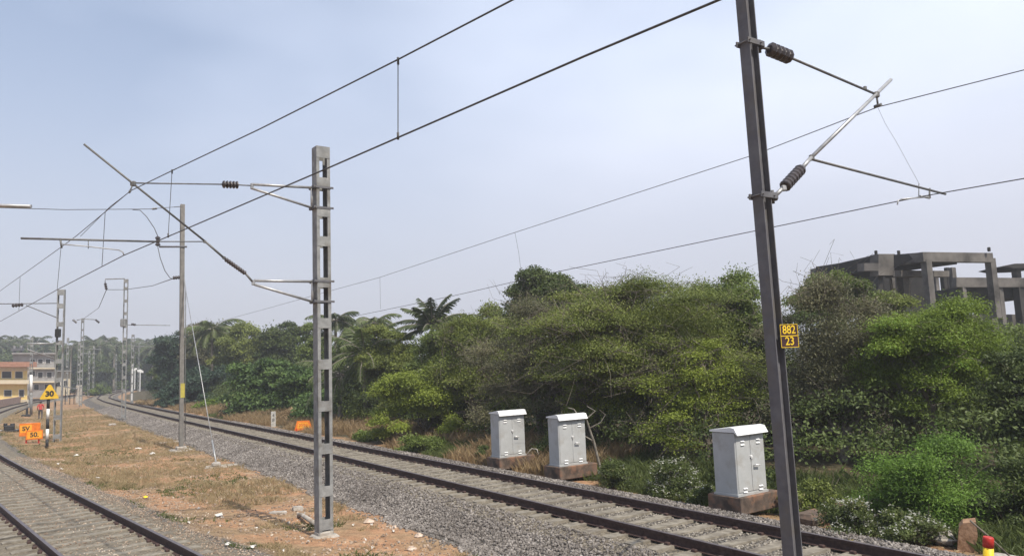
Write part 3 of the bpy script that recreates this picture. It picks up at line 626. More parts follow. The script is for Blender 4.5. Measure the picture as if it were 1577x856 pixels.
# --- battened channel mast builder
def batten_mast(base, h, w, d, X, label, parentless=None, pitch=.62, plate=.16, mats=None, lean=(0, 0), first=.35, zs=None, lip=.044):
    """two channels spaced w along X, depth d along Y, batten plates on both faces"""
    base = np.asarray(base, float); root = empty('catenary_mast', base, label=label, cat='mast', group=None)
    X = unit(X); Y = np.cross(Z3, X); ax_ = unit(np.array([lean[0], lean[1], 1.]))
    def f(mb):
        for sg in (-1, 1):
            c = base + ax_ * (h / 2) + X * sg * (w / 2 - .004); L = h
            mb.box(c, (.008, d, L), ax=(X, Y, ax_))                           # web
            for e in (-1, 1): mb.box(c - X * sg * (lip / 2 + .004) + Y * e * (d / 2 - .004), (lip, .008, L - .01), ax=(X, Y, ax_))   # lips
        zl = zs or list(np.arange(first, h - .1, pitch))
        for z in zl:
            for e in (-1, 1): mb.box(base + ax_ * z + Y * e * (d / 2 + .0035), (w - .02, .007, plate), ax=(X, Y, ax_))
            z += pitch
        for e in (-1, 1): mb.box(base + ax_ * (h - plate * .6) + Y * e * (d / 2 + .0036), (w - .004, .007, plate * 1.2), ax=(X, Y, ax_))
    mb = MB(); f(mb); mb.build('mast_post', mats or galv, root, origin=base)
    return root, X, Y, ax_

# --- M1 : middle mast
b1 = P(499, 828, -.50); t1 = onplane(494, 228, b1, unit(b1 * [1, 1, 0])); h1 = t1[2] - b1[2]
mX = unit(N_ + T_ * .06)
root, X1, Y1, A1 = batten_mast(b1 - Z3 * .05, h1 + .05, .32, .27, mX, 'light grey battened mast with double brackets standing in the middle of the picture', zs=[onplane(496, y_, b1, unit(b1 * [1, 1, 0]))[2] - b1[2] + .05 for y_ in (283, 328, 373, 436, 498, 561, 625, 690, 755, 806)], plate=.22, lip=.062, lean=((t1[0] - b1[0]) / h1, (t1[1] - b1[1]) / h1))
O = b1 - Z3 * .05; root.location = Vector(O)
part('foundation', root, O, concrete, lambda mb: (mb.box(b1 + Z3 * .0, (.55, .50, .16), ax=(X1, Y1, Z3), bev=.05), mb.box(b1 + Z3 * .10, (.34, .30, .12), ax=(X1, Y1, Z3), bev=.03)))
n1 = unit(T_ + N_ * -.16 * -1 * -1)                         # plane square to the near track here
n1 = unit(T_ - N_ * .17)
def c1(px, py): return onplane(px, py, b1, n1)
def m1at(y): 
    z = c1(497, y)[2]; return b1 + A1 * (z - b1[2])
wedge = -X1 * .20
def collar(mb, c):
    for e in (-1, 1): mb.box(c + Y1 * e * .150, (.46, .012, .045), ax=(X1, Y1, Z3)); mb.tube([c - Y1 * .18 + X1 * e * .20, c + Y1 * .18 + X1 * e * .20], .011, 6)
    mb.box(c - X1 * .21, (.04, .28, .07), ax=(X1, Y1, Z3))
for yy in (291, 322, 434, 465): part('collar', root, O, galv_dark, lambda mb: collar(mb, m1at(yy)))
part('extension_bracket', root, O, steel_tube, lambda mb: (mb.tube([m1at(291) - X1 * .2, c1(388, 284)], .03, 8), mb.tube([m1at(322) - X1 * .2, c1(388, 290)], .028, 8), mb.tube([m1at(291) - X1 * .22, m1at(322) - X1 * .22], .03, 8), mb.box(c1(388, 287), (.06, .06, .13), bev=.01)))
part('extension_bracket', root, O, steel_tube, lambda mb: (mb.tube([m1at(434) - X1 * .2, c1(392, 432)], .03, 8), mb.tube([m1at(465) - X1 * .2, c1(392, 438)], .028, 8), mb.tube([m1at(434) - X1 * .22, m1at(465) - X1 * .22], .03, 8), mb.box(c1(390, 435), (.06, .06, .11), bev=.01)))
insulator('insulator', c1(367, 285), c1(342, 284), root, O, r=.082, core=.03, sheds=5)
part('stay_tube', root, O, dark_tube, lambda mb: (mb.tube([c1(388, 286), c1(367, 285)], .014, 6), mb.tube([c1(342, 284), c1(205, 282)], .0145, 6)))
insulator('insulator', c1(378, 421), c1(347, 399), root, O, r=.05, core=.028, sheds=9)
part('bracket_tube', root, O, dark_tube, lambda mb: mb.tube([c1(390, 435), c1(378, 421)], .024, 8))
part('bracket_tube', root, O, dark_tube, lambda mb: (mb.tube([c1(347, 399), c1(315, 371)], .024, 8), mb.tube([c1(315, 371), c1(129, 222)], .021, 8), mb.box(c1(345, 397), (.06, .06, .06), bev=.01)))
part('fitting', root, O, dark_tube, lambda mb: (mb.box(c1(205, 283), (.10, .06, .10), bev=.015), mb.tube([c1(205, 283), c1(200, 295)], .014, 6), mb.tube([c1(200, 295) - T_ * .07, c1(200, 295) + T_ * .07], .022, 8)))
part('register_tube', root, O, dark_tube, lambda mb: (mb.tube([c1(315, 372), c1(240, 372)], .012, 6), mb.tube([c1(240, 372), c1(32, 367)], .019, 8), mb.box(c1(315, 372), (.05, .05, .06), bev=.01), mb.tube([c1(93, 369), c1(95, 382)], .016, 6), mb.tube([c1(136, 369), c1(136, 383)], .007, 6)))
part('steady_arm', root, O, steel_tube, lambda mb: (mb.tube([c1(95, 376), c1(130, 379), c1(183, 385), c1(189, 388), c1(191, 393)], .011, 6),))
# drain pipe lying at its foot
def pipe_obj():
    a = G(462, 797); b = G(492, 816); a[2] += .10; b[2] = gz(b) + .09
    mb = MB(); mb.tube([a + [-.1, .08, -.22], a + [-.02, 0, -.02], a + (b - a) * .1, b], .055, 10); o = mb.build('concrete_pipe', concrete, origin=a); tag(o, 'stub of grey pipe sticking out of the soil left of the battened mast', 'pipe')
pipe_obj()

# --- M2 : slim pole with post insulator, jumpers and guy
b2 = G(279, 694); t2 = onplane(281, 315, b2, unit(b2 * [1, 1, 0])); O = b2
root = empty('catenary_mast', b2, label='slim grey steel pole with a yellow painted band and a guy rod beside it', cat='mast')
part('mast_post', root, O, rough_mat('grey_brown_steel', (.13, .125, .115), (.20, .19, .175), 5, .7, .1, .15), lambda mb: hbeam(mb, b2, t2, T_, N_, .20, .20))
zb = lambda y: onplane(281, y, b2, unit(b2 * [1, 1, 0]))
part('yellow_band', root, O, rough_mat('faded_yellow', (.30, .26, .05), (.44, .38, .08), 6, .8), lambda mb: (mb.box((zb(590) + zb(612)) / 2, (.206, .206, zb(590)[2] - zb(612)[2]), ax=(T_, N_, Z3))))
part('foundation', root, O, concrete, lambda mb: (mb.box(b2 + Z3 * .02, (1.15, 1.0, .10), ax=(T_, N_, Z3), bev=.04), mb.box(b2 + Z3 * .14, (.46, .46, .16), ax=(T_, N_, Z3), bev=.03)))
n2 = unit(b2 * [1, 1, 0])
def c2(px, py): return onplane(px, py, b2 - n2 * .1, n2)
part('cross_arm', root, O, galv_dark, lambda mb: (mb.tube([c2(245, 380), c2(288, 380)], .05, 6), mb.tube([c2(268, 319), c2(281, 318)], .02, 6)))
insulator('insulator', c2(243, 379), c2(243, 364), root, O, r=.13, core=.06, sheds=3)
insulator('insulator', c2(234, 322), c2(242, 321), root, O, r=.06, core=.03, sheds=3)
insulator('insulator', c2(266, 428), c2(277, 427), root, O, r=.10, core=.05, sheds=3)
part('jumper', root, O, wire_mat, lambda mb: (mb.tube([c2(204, 323), c2(216, 324), c2(226, 334), c2(238, 352), c2(243, 364)], .018, 5), mb.tube([c2(243, 380), c2(247, 398), c2(254, 417), c2(262, 428), c2(268, 430)], .018, 5), mb.tube([c2(242, 321), c2(268, 319)], .014, 5)))
part('earth_cable', root, O, galv, lambda mb: mb.tube([c2(284, 430), c2(286, 445), c2(286, 470), c2(285, 680)], .022, 5))
gb = G(333, 720); root2 = empty('guy_anchor', gb, label='flat concrete block holding the slanting guy rod, right of the slim pole', cat='guy anchor')
part('anchor_block', root2, gb, concrete, lambda mb: (mb.box(gb + N_ * .2 + Z3 * .01, (1.2, .75, .12), ax=(unit([1, .35, 0]), unit([-.35, 1, 0]), Z3), bev=.03), mb.box(gb + Z3 * .14, (.32, .26, .18), rz=.3, bev=.05)))
part('guy_rod', root2, gb, steel_tube, lambda mb: (mb.tube([gb + Z3 * .15, gb + Z3 * .15 + (c2(283, 430) - gb) * .10], .035, 6), mb.tube([gb + Z3 * .15 + (c2(283, 430) - gb) * .10, c2(283.5, 432)], .017, 6)))

# --- farther masts
def far_mast(px, ybase, ytop, label, w=.32, D=None, pitch=1.1, z=None, mats=None, kind='batten', group='overhead line masts in the distance'):
    if D is None: b = G(px, ybase)
    else: b = at(px, ybase, D); b[2] = gz(b)
    t = onplane(px, ytop, b, unit(b * [1, 1, 0])); h = t[2] - b[2]
    r, X, Y, A = batten_mast(b, h, w, w * .6, unit([1, .25, 0]), label, pitch=pitch, plate=.26, mats=mats or galv); r['group'] = group
    n = unit(b * [1, 1, 0]); f = lambda x, y: onplane(x, y, b, n)
    return r, b, f
r3, b3, f3 = far_mast(88, 681, 446, 'grey battened mast just right of the yellow triangle board', w=.40)
part('bracket_tube', r3, b3, dark_tube, lambda mb: mb.tube([f3(88, 467), f3(-20, 468)], .028, 6))
part('bracket_tube', r3, b3, dark_tube, lambda mb: mb.tube([f3(90, 490), f3(40, 470)], .028, 6))
insulator('insulator', f3(36, 469), f3(18, 471), r3, b3, r=.12, core=.05, sheds=4)
part('extension_bracket', r3, b3, steel_tube, lambda mb: (mb.tube([f3(82, 529), f3(42, 529), f3(42, 538), f3(85, 552)], .05, 6),))
part('junction_box', r3, b3, black_m, lambda mb: mb.box(f3(90, 513) - n2 * .2, (.28, .22, .5), bev=.03))
r4, b4, f4 = far_mast(190, 647, 430, 'tall narrow mast with a hanging insulator on its top bracket, in the ballast bend', w=.34)
part('top_bracket', r4, b4, galv, lambda mb: mb.tube([f4(192, 429), f4(162, 430), f4(162, 436)], .05, 6))
part('junction_box', r4, b4, galv, lambda mb: mb.box(f4(190, 497), (.45, .3, .7), bev=.05))
part('cross_arm', r4, b4, galv, lambda mb: mb.tube([f4(190, 500), f4(262, 501)], .035, 6))
insulator('insulator', f4(162, 436), f4(164, 446), r4, b4, r=.13, core=.06, sheds=3); insulator('insulator', f4(202, 499), f4(209, 500), r4, b4, r=.12, core=.06, sheds=3)
r5, b5, f5 = far_mast(124, 626, 490, 'double-armed mast standing behind the hut on the left', w=.34)
part('cross_arm', r5, b5, galv, lambda mb: (mb.tube([f5(118, 493), f5(127, 491), f5(147, 492)], .06, 6),))
insulator('insulator', f5(147, 492), f5(153, 497), r5, b5, r=.16, core=.08, sheds=3); insulator('insulator', f5(118, 497), f5(112, 492), r5, b5, r=.16, core=.08, sheds=3)
far = [(203, 622, 515, 'pole', 'leaning mast behind the ballast bend with a white disc beside it'), (120, 622, 528, 'm', 'short grey mast left of the double-armed mast'), (136, 612, 540, 'm', 'thin far mast just left of the bend, nearer of two'),
       (143, 609, 533, 'm', 'thin far mast just left of the bend, farther of two'), (178, 600, 545, 'm', 'far mast seen against the dark trees beyond the bend'), (102, 618, 520, 'm', 'far mast beside the yellow triangle board mast'),
       (222, 598, 535, 'm', 'far mast right of the bend near the white flags'), (46, 628, 520, 'm', 'grey mast in front of the yellow house'), (213, 600, 528, 'm', 'tall far mast standing over the bend')]
for px, yb, yt, k, lb in far:
    Dd = {600: 190., 598: 210., 609: 170., 612: 150.}.get(yb)
    r, b, f = far_mast(px, yb, yt, lb, w=.32, D=Dd)
    if px in (136, 143, 213): part('cross_arm', r, b, galv, lambda mb: mb.tube([f(px - 12, yt + 4), f(px + 13, yt + 5)], .07, 5))

# --- overhead wires
def wire(mb, pts, r, n=5): mb.tube(pts, r, n, cap=False)
# near track line
S1 = c1(191, 393); cA = onplane(1108, 0, sq(3, 3.45), unit(np.cross(sq(3, 3.45) * [1, 1, 0] - S1 * [1, 1, 0], Z3)))
nA = unit(np.cross(cA * [1, 1, 0] - S1 * [1, 1, 0], Z3))
def wA(px, py): return onplane(px, py, S1, nA)
S3 = sq(49, qA(49) + .1, S1[2]); n3 = unit(np.cross((S3 - S1) * [1, 1, 0], Z3))
def wA2(px, py): return onplane(px, py, S1, n3)
e1 = wA(1108, 0); back = e1 + (e1 - S1) / np.linalg.norm(e1 - S1) * 14
ohA = empty('overhead_line', S1, label='thick overhead wire pair of the nearer track, running steeply up to the top edge', cat='overhead wire')
cpts = [back, e1, wA(900, 87), wA(613, 212), wA(505, 259), wA(283, 354), S1, wA2(90, 445), wA2(0, 495), sq(49, qA(49) + .1, 5.2), sq(85, qA(85), 5.25), sq(125, qA(125), 5.25), sq(165, qA(165), 5.25), sq(210, qA(210), 5.3)]
k1 = wA(200, 293); g1 = wA(790, 0); catb = g1 + (g1 - wA(613, 92)) / np.linalg.norm(g1 - wA(613, 92)) * 12
kpts = [catb, g1, wA(613, 92), wA(400, 199), wA(265, 263), c1(201, 294), wA2(118, 363), wA2(95, 380), wA2(0, 448), sq(49, qA(49) + .1, 6.4), sq(67, qA(67), 5.9), sq(85, qA(85), 6.6), sq(105, qA(105), 5.9), sq(125, qA(125), 6.6), sq(165, qA(165), 6.6), sq(210, qA(210), 6.6)]
part('contact_wire', ohA, S1, wire_mat, lambda mb: wire(mb, cpts, .0085, 6)); part('catenary_wire', ohA, S1, wire_mat, lambda mb: wire(mb, kpts, .0080, 6))
part('jumper', ohA, S1, wire_mat, lambda mb: wire(mb, [c1(201, 294) + T_ * .06, wA2(170, 318), wA2(124, 364)], .006))
for (u, v) in (((613, 92), (613, 212)), ((265, 263), (259, 364))): part('dropper', ohA, S1, wire_mat, lambda mb: (wire(mb, [wA(*u), wA(*v)], .005), mb.tube([wA(*u) + Z3 * .02, wA(*u) - Z3 * .05], .012, 6), mb.tube([wA(*v) - Z3 * .02, wA(*v) + Z3 * .05], .012, 6)))
for (u, v) in (((162, 327), (157, 411)), ((94, 380), (88, 446)), ((31, 426), (29, 478))): part('dropper', ohA, S1, wire_mat, lambda mb: wire(mb, [wA2(*u), wA2(*v)], .006))
# farther track line
Sb = c0(1417, 303); Sb2 = sq(71, qB(71) + .2, 5.2); nb = unit(np.cross((Sb2 - Sb) * [1, 1, 0], Z3))
def wB(px, py): return onplane(px, py, Sb, nb)
ohB = empty('overhead_line', Sb, label='thinner overhead wire pair of the farther track, passing behind the dark mast', cat='overhead wire')
r_ = wB(1577, 275); part('contact_wire', ohB, Sb, wire_mat, lambda mb: wire(mb, [r_ + (r_ - Sb) * 12, r_, Sb, wB(865, 417), wB(700, 455), wB(545, 487), Sb2, sq(120, qB(120), 5.2), sq(170, qB(170), 5.2), sq(215, qB(215), 5.2)], .0075))
r2_ = wB(1577, 108); part('catenary_wire', ohB, Sb, wire_mat, lambda mb: wire(mb, [r2_ + (r2_ - wB(1352, 165)) * 5, r2_, c0(1352, 165), wB(1163, 238), wB(793, 358), wB(585, 427), wB(515, 446), wB(400, 478), Sb2 + Z3 * 1.4, sq(95, qB(95), 5.8), sq(120, qB(120), 6.6), sq(145, qB(145), 5.8), sq(170, qB(170), 6.6), sq(215, qB(215), 6.6)], .0070))
part('dropper', ohB, Sb, wire_mat, lambda mb: wire(mb, [wB(793, 358), wB(799, 390), wB(804, 432)], .0035, 4)); part('dropper', ohB, Sb, wire_mat, lambda mb: wire(mb, [wB(585, 427), wB(586, 476)], .004, 4))
# feeder from slim pole towards the left and to the distant mast
fw = MB(); wire(fw, [c2(234, 322), c2(100, 323), c2(-60, 318)], .016, 4); tag(fw.build('feeder_wire', wire_mat, origin=c2(234, 322)), 'thin level wire leaving the slim pole towards the left edge', 'wire')
fw = MB(); wire(fw, [c2(266, 429), at(235, 440, 55), f4(192, 446), f4(164, 446)], .022, 4); wire(fw, [f4(164, 446), at(152, 474, 85), f5(127, 492)], .03, 4); tag(fw.build('feeder_wire', wire_mat, origin=c2(266, 429)), 'thin sagging wire from the slim pole back to the distant masts', 'wire')
tb = MB(); q0 = at(48, 318, 7.5); tb.tube([at(-60, 315, 7.5), q0], .019, 8); tag(tb.build('register_tube', steel_tube, origin=q0), 'grey tube end poking in from the left edge, above the long register tube', 'tube')

# ------------------------------------------------------------------ relay cabinets
cab_m = rough_mat('cabinet_grey_paint', (.36, .37, .37), (.41, .42, .42), 3, .45, 0, .03, c3=(.33, .325, .31), scale2=2.6)
cab_lid = rough_mat('cabinet_lid_white', (.66, .67, .67), (.74, .74, .74), 3, .4, 0, .03)
plinth_m = rough_mat('stained_plinth', (.06, .045, .036), (.15, .11, .085), 4, .95, 0, .35, c3=(.24, .12, .07), scale2=1.8)
chrome = rough_mat('bare_metal', (.6, .6, .6), (.75, .75, .75), 9, .35, .2, 0)
def cabinet(px, py, z, label, seed, w=1.0, d=.56, h=1.36, yaw=0.0, plinth=(1.55, .95, .42)):
    """px,py : front-left bottom corner. Doors face back along the track (-T), narrow side faces the track (-N)"""
    c = P(px, py, z); ca, sa = math.cos(yaw), math.sin(yaw); Nn = N_ * ca + T_ * sa; Tt = T_ * ca - N_ * sa
    ctr = c + Nn * w / 2 + Tt * d / 2; root = empty('relay_cabinet', ctr - Z3 * .05, label=label, cat='cabinet', group='relay cabinets beside the track'); O = ctr - Z3 * .05
    A = (Nn, Tt, Z3)
    part('body', root, O, cab_m, lambda mb: (mb.box(ctr + Z3 * h / 2, (w, d, h), ax=A, bev=.012), mb.box(ctr + Z3 * .02, (w + .04, d + .04, .045), ax=A)))
    def roof(mb):
        zt = h
        o = [c + Tt * (d + .03) + Z3 * (zt + .012), c + Tt * (d + .03) + Z3 * (zt + .05), c + Tt * .08 + Z3 * (zt + .115), c + Tt * -.03 + Z3 * (zt + .10), c + Tt * -.115 + Z3 * (zt - .045), c + Tt * -.10 + Z3 * (zt - .055), c + Tt * -.03 + Z3 * (zt + .012)]
        mb.prism([p - Nn * .03 for p in o], Nn * (w + .06))
    part('roof', root, O, cab_lid, roof)
    for k, sx in enumerate((-1, 1)):
        dc = ctr + Nn * sx * w * .237 - Tt * (d / 2 + .006) + Z3 * (h * .49)
        door = part('door', root, O, cab_m, lambda mb: mb.box(dc, (w * .462, .012, h * .86), ax=A, bev=.004))
        for zz in (.40, -.385):
            for dz in (0, -.075):
                v = dc + Nn * sx * w * .03 + Z3 * (zz * h * .95 + dz)
                mb = MB(); mb.prism([v - Tt * .008 - Nn * .06, v - Tt * .030 - Nn * .055 - Z3 * .022, v - Tt * .008 - Nn * .06 - Z3 * .032], Nn * .12); mb.build('louver', cab_lid, door, origin=O)
    hc = ctr - Tt * (d / 2 + .02) + Z3 * (h * .60)
    part('lock', root, O, chrome, lambda mb: (mb.box(hc, (.07, .05, .05), ax=A, bev=.01), mb.tube([hc - Tt * .01, hc - Z3 * .07 - Tt * .01], .015, 6)))
    part('handle', root, O, chrome, lambda mb: (mb.tube([hc + Nn * .08 - Z3 * .19, hc + Nn * .08 - Z3 * .19 - Tt * .05], .014, 6), mb.tube([hc + Nn * .06 - Z3 * .18 - Tt * .05, hc + Nn * .22 - Z3 * .20 - Tt * .045], .017, 8)))
    pc_ = ctr - Z3 * (.004 + plinth[2] / 2) + Nn * .12 + Tt * .05
    part('plinth', root, O, plinth_m, lambda mb: mb.box(pc_, plinth, ax=A, bev=.02))
    return root
cabinet(1137, 765, .08, 'grey metal cabinet nearest the dark foreground mast, largest of the three', 1, w=.98, d=.60, h=1.32, plinth=(1.30, .90, .36), yaw=.04)
cabinet(862, 718.5, .08, 'grey metal cabinet in the middle of the three, with a clear seam between its doors', 2, w=.98, d=.50, h=1.34, plinth=(1.36, .80, .36))
cabinet(770, 705, .08, 'grey metal cabinet farthest along the track, cable looping from its base', 3, w=.98, d=.52, h=1.36, plinth=(1.36, .80, .36))
cl = MB(); p_ = P(812, 698, .12); q_2 = P(826, 700, -.2); cl.tube([p_, p_ + [.15, .1, .14], p_ + [.32, .05, .12], p_ + [.36, 0, -.05], q_2 + [.2, -.2, .1], q_2 + [.45, -.6, .02], q_2 + [.7, -1.0, -.1]], .018, 6)
tag(cl.build('cable', concrete, origin=p_), 'pale cable looping out behind the farthest grey cabinet', 'cable')

# ------------------------------------------------------------------ signs, boards, posts
def facing(c):
    n = unit((CAM - c) * [1, 1, 0]); return np.array([-n[1], n[0], 0]), Z3, n      # X right, Y up, normal towards viewer
# orange lamp board beyond the track
bo = G(467, 664); m = bo[1] / F0; X, Y, n = facing(bo)
root = empty('warning_board', bo, label='small orange trapezoid board lying low beside the farther rail', cat='sign')
s_ = m * 1.0
part('board', root, bo, orange_m, lambda mb: mb.prism([bo + X * a * s_ + Z3 * b * s_ for a, b in ((-13, 2), (-9, 16), (9, 16), (14, 2))], -n * .08))
part('panel', root, bo, amber_m, lambda mb: mb.prism([bo + X * a * s_ + Z3 * b * s_ + n * .012 for a, b in ((-9, 5), (-6.5, 13.5), (6.5, 13.5), (9.5, 5))], -n * .008))
part('leg', root, bo, red_m, lambda mb: (mb.box(bo - X * 10 * s_ + Z3 * .05, (.05, .05, .30)), mb.box(bo + X * 10 * s_ + Z3 * .05, (.05, .05, .30))))
text_mesh('20/50', 5.5 * s_, bo + Z3 * 9.5 * s_ + n * .016, X, Y, red_m, 'lettering', root, bo)
# km stone
bk = G(421, 657); mk = bk[1] / F0; X, Y, n = facing(bk)
root = empty('kilometre_post', bk, label='small weathered white post with dark figures beyond the farther rail', cat='marker post')
part('post', root, bk, rough_mat('weathered_white', (.30, .30, .28), (.46, .45, .42), 8, .9), lambda mb: mb.box(bk + Z3 * 11 * mk, (7 * mk, .09, 24 * mk), ax=(X, n, Z3), bev=.02))
for k, ch in enumerate('48'): text_mesh(ch, 7 * mk, bk + Z3 * (17 - 7 * k) * mk + n * .05, X, Y, black_m, 'digits', root, bk)
# yellow triangle board 30 on striped post
bt = G(67, 690); mt = bt[1] / F0; X, Y, n = facing(bt)
root = empty('speed_board', bt, label='yellow triangular board reading 30 on a black and white striped post', cat='sign')
def stripes(w):
    def f(mb):
        for k in range(5):
            if (k % 2 == 0) == w: mb.tube([bt + X * .15 + Z3 * (-2 + 15.2 * k) * mt, bt + X * .15 + Z3 * (-2 + 15.2 * (k + 1)) * mt], 2.2 * mt, 10)
    return f
tri = [(-12, 0), (12, 0), (12, 2.5), (1.6, 21.5), (-1.6, 21.5), (-12, 2.5)]
tc_ = onplane(76, 614, bt, n) + n * .05
part('post', root, bt, black_m, stripes(True)); part('post_band', root, bt, white_m, stripes(False))
part('board', root, bt, rough_mat('ochre_board', (.50, .31, .02), (.66, .42, .03), 6, .55, 0, .05), lambda mb: mb.prism([tc_ + X * a * mt + Z3 * b * mt + n * .1 for a, b in tri], -n * .04))
text_mesh('30', 11 * mt, tc_ + Z3 * 7.5 * mt + n * .105, X, Y, black_m, 'digits', root, bt, bold=.02)
# two overlapping orange boards
bs = G(50, 682); ms = bs[1] / F0; X, Y, n = facing(bs)
root = empty('speed_board', bs, label='pair of overlapping orange boards with black figures, low beside the striped post', cat='sign')
q1 = onplane(46, 661, bs, n); q2 = onplane(53, 669, bs, n) + n * .08
part('board', root, bs, orange_m, lambda mb: mb.box(q1, (27 * ms, .04, 19 * ms), ax=(X, n, Z3), bev=.01)); part('board', root, bs, orange_m, lambda mb: mb.box(q2, (22 * ms, .04, 14 * ms), ax=(X, n, Z3), bev=.01))
part('panel', root, bs, amber_m, lambda mb: mb.box(q1 + n * .022 - X * 5 * ms + Z3 * 1.5 * ms, (15 * ms, .008, 11 * ms), ax=(X, n, Z3))); part('panel', root, bs, amber_m, lambda mb: mb.box(q2 + n * .022, (19 * ms, .008, 10 * ms), ax=(X, n, Z3)))
text_mesh('SV', 9 * ms, q1 + n * .03 - X * 5 * ms + Z3 * 1.5 * ms, X, Y, black_m, 'lettering', root, bs, bold=.01); text_mesh('50.', 9.5 * ms, q2 + n * .03, X, Y, black_m, 'lettering', root, bs, bold=.01)
part('leg', root, bs, red_m, lambda mb: (mb.box(bs + X * .3 + Z3 * .15, (.06, .06, .5)), mb.box(bs - X * .3 + Z3 * .15, (.06, .06, .5))))
# white striped signal post behind
bw = G(48, 640); mw = bw[1] / F0; root = empty('signal_post', bw, label='grey post with a white upper length, left of the triangle board', cat='post'); 
ww = lambda y: onplane(48, y, bw, unit(bw * [1, 1, 0])) - unit(bw * [1, 1, 0]) * .5
part('post', root, bw, galv, lambda mb: mb.tube([bw, ww(604)], .13, 8)); part('white_band', root, bw, white_m, lambda mb: mb.tube([ww(604), ww(577)], .14, 8))
# point machine and lever at far left
bp_ = G(14, 665); mp_ = bp_[1] / F0; X, Y, n = facing(bp_); root = empty('point_machine', bp_, label='black track-side point machine at the left edge beyond the curve', cat='point machine')
part('base_plate', root, bp_, black_m, lambda mb: mb.box(bp_ + Z3 * .08, (26 * mp_, .8, .14), ax=(X, n, Z3), bev=.03))
part('housing', root, bp_, black_m, lambda mb: (mb.box(bp_ + Z3 * .30, (14 * mp_, .6, .34), ax=(X, n, Z3), bev=.06), mb.tube([bp_ - X * 5 * mp_ + Z3 * .4, bp_ - X * 5 * mp_ + Z3 * .62], .12, 8), mb.tube([bp_ + X * 4 * mp_ + Z3 * .4, bp_ + X * 4 * mp_ + Z3 * .58], .14, 8)))
part('rod', root, bp_, steel_tube, lambda mb: (mb.tube([bp_ - X * 15 * mp_ + Z3 * .1 + n * .3, bp_ - X * 9 * mp_ + Z3 * .18 + n * .3], .05, 6), mb.tube([bp_ + X * 8 * mp_ + Z3 * .15 + n * .3, bp_ + X * 14 * mp_ + Z3 * .08 + n * .3], .05, 6)))
bl = G(40, 642); ml = bl[1] / F0; X, Y, n = facing(bl); root = empty('point_lever', bl, label='black point lever with slanting rod between the house and the orange boards', cat='lever')
part('stand', root, bl, black_m, lambda mb: (mb.box(bl + Z3 * 2 * ml, (12 * ml, .5, 4 * ml), ax=(X, n, Z3), bev=.05), mb.box(bl + Z3 * 8 * ml + X * 1 * ml, (3.2 * ml, .25, 12 * ml), ax=(X, n, Z3), bev=.04)))
part('lever_rod', root, bl, black_m, lambda mb: mb.tube([bl + Z3 * 13 * ml, bl - X * 14 * ml + Z3 * 6 * ml], .05, 6))
# low signal hut with slanting roof at (112,600)
bh = G(112, 622); mh = bh[1] / F0; X, Y, n = facing(bh); root = empty('trackside_shelter', bh, label='small grey open shelter with a sloping roof left of the bend', cat='shelter')
part('post', root, bh, black_m, lambda mb: [mb.box(bh + X * a * mh + Z3 * 11 * mh, (1.1 * mh, .2, 22 * mh), ax=(X, n, Z3)) for a in (-10, -4, 1.5)])
part('roof', root, bh, galv_dark, lambda mb: mb.prism([bh + X * a * mh + Z3 * b * mh - n * .8 for a, b in ((-17, 29), (6, 23), (6, 22), (-17, 27.5))], n * 2))
part('cabin', root, bh, concrete, lambda mb: (mb.box(bh + X * 8 * mh + Z3 * 13 * mh, (9 * mh, 1.0, 30 * mh), ax=(X, n, Z3), bev=.05),))
# white disc & flags right of far mast
bd = at(204, 563, 110.); root = MB(); X, Y, n = facing(bd); mdx = 110. / F0
root.tube([bd, bd + n * .1], 2.2 * mdx, 12); root.box(bd - n * .1 - Z3 * 28 * mdx, (.12, .12, 58 * mdx)); tag(root.build('signal_disc', white_m, origin=bd), 'white disc on a thin post right of the ballast bend', 'signal')
for k, (fx, fy, fw_, fh_, rot) in enumerate(((208, 570, 7, 3, .35), (216, 573, 10, 4, -.25))):
    bf_ = at(fx, fy, 140.); mb = MB(); mf = 140. / F0; rx_ = np.array([math.cos(rot), 0, math.sin(rot)])
    mb.add([bf_ - rx_ * fw_ / 2 * mf, bf_ + rx_ * fw_ / 2 * mf, bf_ + rx_ * fw_ / 2 * mf + Z3 * fh_ * mf * .7, bf_ + Z3 * fh_ * mf * 1.2, bf_ - rx_ * fw_ / 2 * mf + Z3 * fh_ * mf * .6], [(0, 1, 2, 3, 4)]); mb.box(bf_ - Z3 * 14 * mf, (.1, .1, 30 * mf))
    tag(mb.build('banner', white_m, origin=bf_), ['small white banner on a pole beyond the bend, left one', 'larger white banner on a pole beyond the bend, right one'][k], 'banner')
# red and yellow post with a stick, laterite stump, plinth block at the right bottom
by = G(1521, 905); my = by[1] / F0; wy = lambda y: onplane(1522, y, by, unit(by * [1, 1, 0]))
root = empty('marker_post', by, label='round yellow post with a red cap at the bottom right corner', cat='post')
part('post', root, by, yellow_m, lambda mb: mb.tube([by - Z3 * .1, wy(842)], 7.0 * my, 14)); part('cap', root, by, red_m, lambda mb: mb.tube([wy(842), wy(828), wy(826)], [7.4 * my, 7.4 * my, 6.4 * my], 14))
stick = MB(); a_ = at(1494, 801, wy(842)[1] + .25); b_ = at(1552, 853, wy(842)[1] + .2); stick.tube([a_, (a_ + b_) / 2 + [0, 0, .01], b_], .014, 6); stick.tube([b_, b_ + (b_ - a_) * .5], .012, 6); tag(stick.build('stick', bark_grey, origin=a_), 'pale stick leaning behind the yellow and red post', 'stick')
laterite = rough_mat('laterite_block', (.20, .11, .06), (.38, .24, .15), 7, .95, 0, .5, c3=(.14, .08, .05))
bst = G(1492, 850); mst = bst[1] / F0; wst = lambda x, y: onplane(x, y, bst, unit(bst * [1, 1, 0]))
